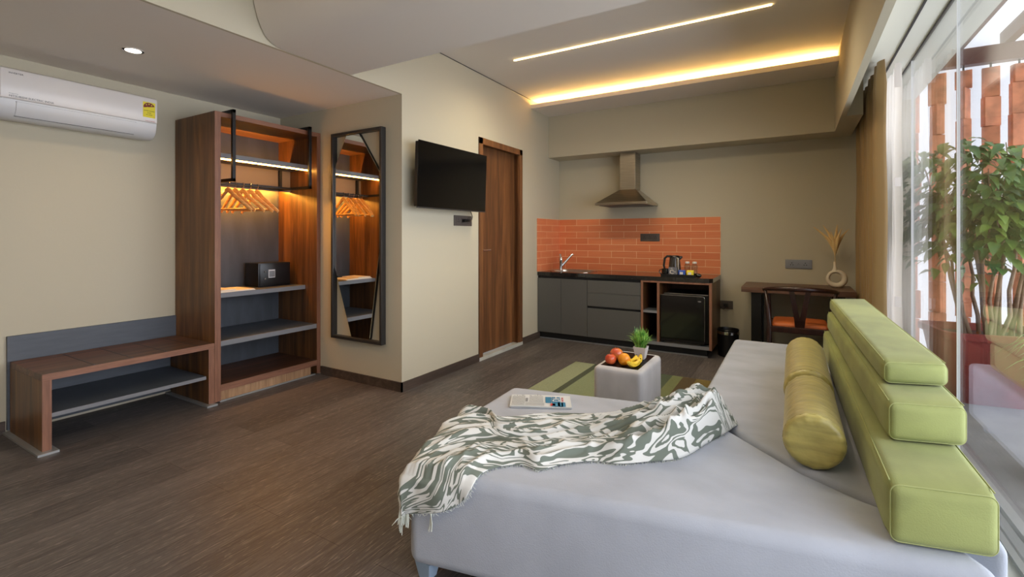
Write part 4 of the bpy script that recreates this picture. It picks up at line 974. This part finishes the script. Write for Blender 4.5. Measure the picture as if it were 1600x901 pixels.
# cumulative widths so the pattern keeps its scale on the cloth
for i in range(NS):
    for j in range(NT):
        f = mb.bm.faces.new((G[i][j], G[i + 1][j], G[i + 1][j + 1], G[i][j + 1]))
        for l, (a, b) in zip(f.loops, ((i, j), (i + 1, j), (i + 1, j + 1), (i, j + 1))):
            s_ = a / NS; t_ = b / NT
            wd = (interp(TT, s_) - interp(BB, s_)).length
            l[uvl].uv = (s_ * 1.75, (t_ - 0.5) * max(0.5, wd) * 1.25)
tw = thing('throw_blanket', (-0.8, 1.7, SZ), 'white and sage marbled throw rumpled across the chaise corner', 'blanket')
cl = mb.build('cloth', THROW, tw, smooth=180)
b_ = cl.modifiers.new('solid', 'SOLIDIFY'); b_.thickness = 0.003; b_.offset = 1
random.seed(3)
mb = MB()
def strand(p, d, L_, r=0.0011):
    q1 = p + d * L_ * 0.5 + Vector((random.uniform(-.004, .004), random.uniform(-.004, .004), -L_ * 0.2)); q2 = p + d * L_ * 0.7 + Vector((random.uniform(-.008, .008), random.uniform(-.008, .008), -L_ * 0.75))
    mb.tube([p, q1, q2], [r, r, r * 0.6], 5)
for k in range(46):
    t = k / 45.0; p = thsurf(0.0, t); q_ = thsurf(0.012, t); d = (p - q_).normalized(); n3 = 3
    for _ in range(n3): strand(p + Vector((random.uniform(-.002, .002), random.uniform(-.002, .002), 0)), d, random.uniform(0.022, 0.036), 0.0013)
for k in range(230):
    s_ = k / 229.0; p = thsurf(s_, 1.0); q_ = thsurf(s_, 0.985); d = (p - q_).normalized()
    strand(p, d, random.uniform(0.004, 0.009), 0.0009)
mb.build('fringe', FRNG, tw, smooth=60, label='knotted pale fringe')
for s_, L_ in ((0.0, 0.055), (0.10, 0.060), (0.045, 0.045)):
    p = thsurf(s_, 1.0); mb = MB()
    for _ in range(9): 
        a = p + Vector((random.uniform(-.004, .004), random.uniform(-.004, .002), 0)); e = a + Vector((random.uniform(-.010, .010), random.uniform(-.008, .0), -L_ * random.uniform(.8, 1.1)))
        mb.tube([a, a.lerp(e, 0.5) + Vector((random.uniform(-.004, .004), 0, 0)), e], 0.0013, 5)
    mb.build('tassel', FRNG, tw, smooth=60)

# newspaper
nw = thing('newspaper', (-1.06, 2.05, SZ), 'folded newspaper with blue masthead lying on the chaise', 'newspaper')
NA, NB, NC = Vector((-1.222, 2.040)), Vector((-1.142, 1.905)), Vector((-0.885, 2.035))
ex = (NC - NB).normalized(); ey = Vector((-ex.y, ex.x)); NWd = (NC - NB).length; NH = 0.160
def NP(u, v, z): q_ = NB + ex * u + ey * v; return Vector((q_.x, q_.y, SZ + z))
for k, (du, dv, z0, z1) in enumerate(((0.006, 0.003, 0.001, 0.004), (0.0, 0.0, 0.004, 0.007), (0.002, 0.001, 0.007, 0.010))):
    rg = []
    n_ = 20
    top = [(du + (NWd - du) * i / n_, z1 - 0.0005) for i in range(n_ + 1)]
    arc = [(NWd + 0.5 * (z1 - z0) * math.sin(a), (z0 + z1) / 2 + 0.5 * (z1 - z0) * math.cos(a)) for a in [math.pi * j / 6 for j in range(1, 6)]]
    bot = [(du + (NWd - du) * i / n_, z0 + 0.0005) for i in range(n_, -1, -1)]
    pr = top + arc + bot
    pr = [(u, z + 0.0012 * (1 + math.sin(u * 18)) if z > 0.0035 else z) for u, z in pr]
    MB().loft([[NP(u, dv, z) for u, z in pr], [NP(u, NH, z) for u, z in pr]]).build('sheet', PAPER, nw, smooth=30)
nz = 0.0131
mb = MB()
def patch(u0, u1, v0, v1, m, name):
    g = MB(); g.face([NP(u0, v0, nz), NP(u1, v0, nz), NP(u1, v1, nz), NP(u0, v1, nz)]); 
    r_ = bmesh.ops.extrude_face_region(g.bm, geom=list(g.bm.faces)); 
    for v in [x for x in r_['geom'] if isinstance(x, bmesh.types.BMVert)]: v.co.z -= 0.0012
    g.build(name, m, nw, smooth=0)
patch(0.168, 0.196, 0.048, 0.128, BLUEI, 'printed_panel'); patch(0.198, 0.238, 0.060, 0.128, BLUEI, 'printed_panel')
patch(0.200, 0.262, 0.003, 0.056, BLUEI, 'printed_panel'); patch(0.226, 0.236, 0.003, 0.054, LBLUE, 'printed_stripe'); patch(0.243, 0.250, 0.003, 0.054, LBLUE, 'printed_stripe')
patch(0.192, 0.214, 0.010, 0.038, REDI, 'printed_picture'); patch(0.072, 0.084, 0.062, 0.108, GREYI, 'printed_picture')
g = MB(); random.seed(8)
for cu in [(0.010, 0.066), (0.092, 0.160)]:
    u = cu[0]
    while u < cu[1]:
        v = 0.008 if cu[0] < 0.05 else 0.055
        while v < 0.135:
            L_ = random.uniform(0.012, 0.035); g.face([NP(u, v, nz), NP(u + 0.0022, v, nz), NP(u + 0.0022, v + L_, nz), NP(u, v + L_, nz)]); v += L_ + 0.004
        u += 0.0062
for u in [0.075 + 0.006 * i for i in range(15)]:
    g.face([NP(u, 0.006, nz), NP(u + 0.002, 0.006, nz), NP(u + 0.002, 0.046, nz), NP(u, 0.046, nz)])
for v in (0.050,): g.face([NP(0.068, v, nz), NP(0.165, v, nz), NP(0.165, v + 0.0016, nz), NP(0.068, v + 0.0016, nz)])
g.build('printed_text', GREYI, nw, smooth=0, recalc=False)
text('DH', 0.050, WHT, nw, NP(0.236, 0.062, nz + 0.0006), (ey.x, ey.y, 0), (-ex.x, -ex.y, 0), name='masthead')
text('DECCAN', 0.013, REDI, nw, NP(0.254, 0.068, nz + 0.0006), (ey.x, ey.y, 0), (-ex.x, -ex.y, 0), name='masthead')

# ================================================================ RUG, OTTOMAN, FRUIT, POT
def ruv(co, nr): return ((co.x + 1.79) / 1.55, (co.y - 2.2) / 2.0)
box(-1.79, -0.40, 2.30, 4.215, 0.0005, 0.010).build('striped_rug', RUG, smooth=0, label='green and olive striped rug under the ottoman', cat='rug', uv=ruv, bev=0.003)
ot = thing('ottoman', (-0.915, 3.03, 0.01), 'square grey suede ottoman with a dark glass inset top', 'ottoman')
OX0, OX1, OY0, OY1, OZ = -1.068, -0.768, 2.785, 3.272, 0.402
MB().puff([(OX0, OY0), (OX1, OY0), (OX1, OY1), (OX0, OY1)], 0.011, OZ, r=0.026, bulge=(0.004, 0.004, 0), n=18).build('upholstery', TUFT, ot, smooth=180)
box(OX0 + 0.034, OX1 - 0.034, OY0 + 0.045, OY1 - 0.045, OZ - 0.002, OZ + 0.0012).build('glass_top', mat('dark_glass_top', (8, 8, 9), 0.3, spec=0.1), ot, smooth=0, label='black glass inset top')
OT = OZ + 0.0014
def fruit(name, c, r, m, label, cat, sq=1.0, stem=True):
    t = thing(name, (c[0], c[1], OT), label, cat)
    n = 28; prof = []
    for k in range(17):
        a = math.pi * k / 16; rad = r * math.sin(a); z = -math.cos(a) * r * sq
        if stem: z -= (0.10 if k > 8 else -0.06) * r * math.exp(-(rad / (0.35 * r)) ** 2)
        prof.append((max(0.0006, rad), z))
    lo = min(z for _, z in prof)
    MB().lathe([(a, z - lo) for a, z in prof], (c[0], c[1], c[2]), n).build('flesh', m, t, smooth=180)
    if stem: MB().tube([(c[0], c[1], c[2] + 2 * r * sq - 0.008), (c[0] + 0.002, c[1], c[2] + 2 * r * sq + 0.004)], 0.0018, 6).build('stalk', BTIP, t)
fruit('apple', (-0.985, 2.872, OT), 0.035, APPLE, 'red apple at the left of the fruit on the ottoman', 'apple', 0.95)
fruit('mango', (-0.985, 2.985, OT), 0.042, MANGO, 'orange red mango behind the apple and the orange', 'mango', 0.98)
fruit('orange', (-0.903, 2.885, OT), 0.038, ORNG, 'bright orange in the middle of the fruit on the ottoman', 'orange', 1.0, False)
def banana(lb, x, y, a, z=0.0):
    t = thing('banana', (x, y, OT + z), lb, 'banana')
    pts = []; rs = []
    for k in range(13):
        u = k / 12.0; th = R(-55 + 110 * u); pts.append((x + 0.062 * math.sin(th) * math.cos(a), y + 0.062 * math.sin(th) * math.sin(a), OT + z + 0.017 + 0.055 * (1 - math.cos(th)))); rs.append(0.0035 + 0.0135 * math.sin(math.pi * (0.06 + 0.88 * u)) ** 0.55)
    MB().tube(pts, rs, 6).build('peel', BANA, t, smooth=50)
    MB().tube([pts[-1], Vector(pts[-1]) + (Vector(pts[-1]) - Vector(pts[-2])) * 1.2], [0.004, 0.003], 6).build('tip', BTIP, t)
banana('yellow banana lying nearest the front on the ottoman', -0.838, 2.872, R(62)); banana('yellow banana lying behind the front one by the orange', -0.868, 2.945, R(80)); banana('yellow banana closest to the white plant pot', -0.838, 2.985, R(95))
gp = thing('potted_grass', (-0.865, 3.09, OT), 'small artificial grass plant in a white square pot on the ottoman', 'plant')
px, py = -0.862, 3.110
a = 0.027; b = 0.041
MB().loft([[(px - a, py - a, OT), (px + a, py - a, OT), (px + a, py + a, OT), (px - a, py + a, OT)], [(px - b, py - b, OT + 0.078), (px + b, py - b, OT + 0.078), (px + b, py + b, OT + 0.078), (px - b, py + b, OT + 0.078)], [(px - b + .004, py - b + .004, OT + 0.078), (px + b - .004, py - b + .004, OT + 0.078), (px + b - .004, py + b - .004, OT + 0.078), (px - b + .004, py + b - .004, OT + 0.078)], [(px - b + .006, py - b + .006, OT + 0.068), (px + b - .006, py - b + .006, OT + 0.068), (px + b - .006, py + b - .006, OT + 0.068), (px - b + .006, py + b - .006, OT + 0.068)]]).build('pot', WHT, gp, smooth=0, bev=0.001)
random.seed(11); mb = MB()
for k in range(250):
    an = random.uniform(0, 6.283); sp = random.random() ** 0.7; h = random.uniform(0.07, 0.135) * (1.1 - 0.55 * sp * sp); out = sp * random.uniform(0.06, 0.10)
    b0 = Vector((px + random.uniform(-.026, .026), py + random.uniform(-.026, .026), OT + 0.07)); d = Vector((math.cos(an), math.sin(an), 0)); w_ = Vector((-d.y, d.x, 0)) * 0.0034
    pts = [b0 + d * out * u ** 1.25 + Vector((0, 0, h * (u if sp < 0.8 else math.sin(u * 1.7)))) for u in (0, 0.4, 0.75, 1.0)]
    pv = [mb.bm.verts.new(p) for q_, ww in zip(pts, (1, 1, 0.7, 0.1)) for p in (q_ - w_ * ww, q_ + w_ * ww)]
    for i in range(3): mb.bm.faces.new((pv[2 * i], pv[2 * i + 1], pv[2 * i + 3], pv[2 * i + 2]))
mb.build('foliage', LEAF2, gp, smooth=180, recalc=False)

# ================================================================ CURTAINS
def curtain(name, label, x, amp, y0, y1, z0, z1, m, folds, thick, cat='curtain'):
    mb = MB(); n = folds * 12; nz = 14; G = []
    for i in range(n + 1):
        y = y0 + (y1 - y0) * i / n; row = []
        for j in range(nz + 1):
            z = z0 + (z1 - z0) * j / nz; ph = 2 * math.pi * folds * i / n
            k = 0.75 + 0.25 * (1 - j / nz); top = 1.0 if z < z1 - 0.10 else 0.55
            row.append(mb.bm.verts.new((x + amp * k * top * (1 - 2 * abs(math.sin(ph / 2)) ** 0.8 * (0.85 + 0.15 * math.sin(ph * 0.31))) + 0.004 * math.sin(ph * 0.37 + j), y + 0.005 * math.sin(ph * 0.5 + j * 0.35), z)))
        G.append(row)
    for i in range(n):
        for j in range(nz): mb.bm.faces.new((G[i][j], G[i + 1][j], G[i + 1][j + 1], G[i][j + 1]))
    return mb.build(name, m, smooth=180, solid=thick, label=label, cat=cat)
curtain('drape', 'mustard brown full length drape drawn back at the window end', 0.520, 0.040, 4.17, 5.59, 0.012, 2.43, CUR, 13, 0.003)
sh = curtain('sheer_curtain', 'white sheer curtain bunched behind the brown drape at the glass', 0.640, 0.024, 4.32, 5.59, 0.012, 2.43, SHEER, 15, 0.0)
ORG[sh.name] = Vector(sh.location)
for z0, z1 in ((1.555, 1.618), (0.698, 0.772), (2.26, 2.43)):
    box(0.614, 0.650, 4.306, 4.312, z0, z1).build('white_tab', WHT, sh, smooth=0, label='small white stiffener tab')

# ================================================================ BALCONY
struct('floor', box(0.84, 2.75, YB, 6.6, -0.08, -0.02), CONC, smooth=0)
def tub(label, cx, cy, hx, hy, z1, rot):
    t = thing('planter', (cx, cy, -0.02), label, 'planter')
    M = Matrix.Translation((cx, cy, 0)) @ Matrix.Rotation(rot, 4, 'Z')
    def ring(sx, sy, z, r=0.10): return [M @ Vector(p) for p in rr(-sx, sx, -sy, sy, r, z)]
    MB().loft([ring(hx * .74, hy * .74, -0.02), ring(hx * .93, hy * .93, z1 - 0.07), ring(hx * .93, hy * .93, z1 - 0.055), ring(hx, hy, z1 - 0.05), ring(hx, hy, z1), ring(hx - .03, hy - .03, z1), ring(hx - .04, hy - .04, z1 - .06)]).build('tub', TERRD, t, smooth=25)
    MB().loft([ring(hx - .045, hy - .045, z1 - .10), ring(hx - .045, hy - .045, z1 - .055)]).build('soil', SOIL, t, smooth=0)
    return t
tub('large brick red planter tub on the balcony behind the glass', 1.275, 4.93, 0.37, 0.30, 0.50, R(8))
random.seed(21)
def leaf_verts(mb, base, d, L_, wd, droop, nrm):
    d = d.normalized(); sdv = d.cross(nrm).normalized(); up = sdv.cross(d).normalized()
    prev = None
    for u, w_ in ((0, 0.05), (0.2, 0.75), (0.45, 1.0), (0.75, 0.62), (1.0, 0.03)):
        c = base + d * L_ * u - Vector((0, 0, 1)) * droop * L_ * u * u
        q3 = [mb.bm.verts.new(c - sdv * wd * w_ + up * wd * w_ * 0.25), mb.bm.verts.new(c), mb.bm.verts.new(c + sdv * wd * w_ + up * wd * w_ * 0.25)]
        if prev:
            mb.bm.faces.new((prev[0], prev[1], q3[1], q3[0])); mb.bm.faces.new((prev[1], prev[2], q3[2], q3[1]))
        prev = q3
tree = thing('leafy_shrub', (1.25, 4.93, 0.45), 'tall multi stemmed leafy shrub growing in the red planter', 'plant')
tips = []
for k in range(13):
    a = random.uniform(0, 6.28); b0 = Vector((1.25 + 0.13 * math.cos(a) + random.uniform(-.03, .03), 4.90 + 0.10 * math.sin(a), 0.44))
    h = random.uniform(0.9, 1.5); ex_ = Vector((math.cos(a) * random.uniform(.10, .34), math.sin(a) * random.uniform(.08, .25), 0))
    pts = [b0 + ex_ * u ** 1.4 + Vector((random.uniform(-.02, .02), random.uniform(-.02, .02), h * u)) for u in (0, .15, .3, .45, .6, .75, .9, 1.0)]
    MB().tube(pts, [0.015, 0.014, 0.013, 0.011, 0.010, 0.008, 0.005, 0.003], 7).build('stem', STEM, tree, smooth=80)
    tips.append(pts)
mb = MB()
for k in range(1500):
    pts = random.choice(tips); u = random.uniform(0.56, 1.0); f = u * 7; i = min(6, int(f)); c = pts[i].lerp(pts[i + 1], f - i)
    r_ = 0.27 * math.sin(math.pi * min(1, (u - 0.25) / 0.85)) + 0.03
    v = Vector((random.gauss(0, 1), random.gauss(0, 1), random.gauss(0, 0.55)))
    if v.length < 0.1: continue
    v = v.normalized() * r_ * random.uniform(0.35, 1.15); v.z *= 0.75; p = c + v
    if p.x < 0.80: p.x = 0.80 + random.uniform(0, .06)
    d = Vector((v.x, v.y, random.uniform(-0.05, 0.05))) + Vector((random.uniform(-.08, .08), random.uniform(-.08, .08), -0.02))
    leaf_verts(mb, p, d, random.uniform(0.07, 0.12), random.uniform(0.021, 0.034), random.uniform(0.3, 0.9), Vector((random.uniform(-.4, .4), random.uniform(-.6, .2), 1)))
mb.build('foliage', LEAF, tree, smooth=180, recalc=False)
# spider plant with long pale blades, mostly past the right edge of the photo
tub('small red planter with a spider plant close behind the glass', 1.30, 3.42, 0.20, 0.20, 0.44, R(5))
sp_ = thing('spider_plant', (1.30, 3.42, 0.40), 'pale striped spider plant arching from the small planter', 'plant')
mb = MB()
for k in range(64):
    a = random.uniform(0, 6.28); L_ = random.uniform(0.26, 0.44); h = random.uniform(0.10, 0.30)
    d = Vector((math.cos(a), math.sin(a), 0)); w_ = Vector((-d.y, d.x, 0)) * random.uniform(.006, .010); pv = []
    if d.x < -0.2 and L_ > 0.40: L_ = 0.40
    for i in range(9):
        u = i / 8.0; c = Vector((1.30, 3.42, 0.41)) + d * L_ * u + Vector((0, 0, h * math.sin(u * 2.5) * 1.1)); ww = math.sin(math.pi * (0.12 + 0.86 * u)) if u > 0.5 else 0.9
        pv += [mb.bm.verts.new(c - w_ * ww), mb.bm.verts.new(c + w_ * ww)]
    for i in range(8): mb.bm.faces.new((pv[2 * i], pv[2 * i + 1], pv[2 * i + 3], pv[2 * i + 2]))
mb.build('foliage', LEAFP, sp_, smooth=180, recalc=False)
# broad leaf plant seen at the right edge
bl = thing('broad_leaf_plant', (1.62, 4.30, 0.45), 'broad dark leaved plant at the right of the balcony', 'plant')
mb = MB()
for k in range(22):
    a = random.uniform(0, 6.28); z = random.uniform(0.45, 1.05); d = Vector((math.cos(a), math.sin(a), 0.25)); c = Vector((1.66, 4.30, z))
    leaf_verts(mb, c + d * 0.05, d, random.uniform(0.2, 0.32), 0.035, 0.5, Vector((0, 0, 1)))
mb.build('foliage', LEAF, bl, smooth=180, recalc=False)
MB().tube([(1.66, 4.30, 0.0), (1.66, 4.29, 0.6), (1.66, 4.30, 1.05)], [.014, .012, .008], 8).build('stem', STEM, bl)
tub('square red planter under the broad leaf plant', 1.66, 4.30, 0.16, 0.16, 0.40, 0)

# pergola steel and the hanging terracotta screen
SY = 6.0
struct('trim_9', box(0.75, 3.4, SY - 0.05, SY + 0.05, 2.79, 2.94), BEAMB, smooth=0)
for k, x in enumerate((0.98, 1.32, 1.66, 2.00, 2.34, 2.9)):
    bo = box(x - 0.035, x + 0.035, 1.0, SY + 0.05, 2.94, 3.06).build('pergola_beam', BEAMB, smooth=0, label='brown steel rafter over the balcony, number %s from the glass' % ('one two three four five six'.split()[k]), cat='beam', group='pergola rafters')
ords = ['first', 'second', 'third', 'fourth', 'fifth', 'sixth', 'seventh', 'eighth', 'ninth', 'tenth', 'eleventh', 'twelfth']
random.seed(4)
for k in range(10):
    x = 0.99 + k * 0.187
    t = thing('block_string', (x, SY, 0), 'string of hanging terracotta blocks, %s from the glass' % ords[k], 'screen', 'terracotta block strings beyond the balcony plants')
    MB().tube([(x, SY, 0.0), (x, SY, 2.79)], 0.008, 8).build('rod', BLKM, t)
    z = 2.745
    while z > 0.12:
        h = random.choice((0.165, 0.27, 0.29, 0.28)); an = random.choice((-12, 5, 15, -55, 60, -75, 70)); w_ = random.choice((0.050, 0.060, 0.066))
        if z - h < 0: h = z
        M = Matrix.Translation((x, SY, 0)) @ Matrix.Rotation(R(an), 4, 'Z')
        box(-w_, w_, -0.032, 0.032, z - h + 0.003, z, M=M).build('block', TERR, t, smooth=0, bev=0.004)
        z -= h
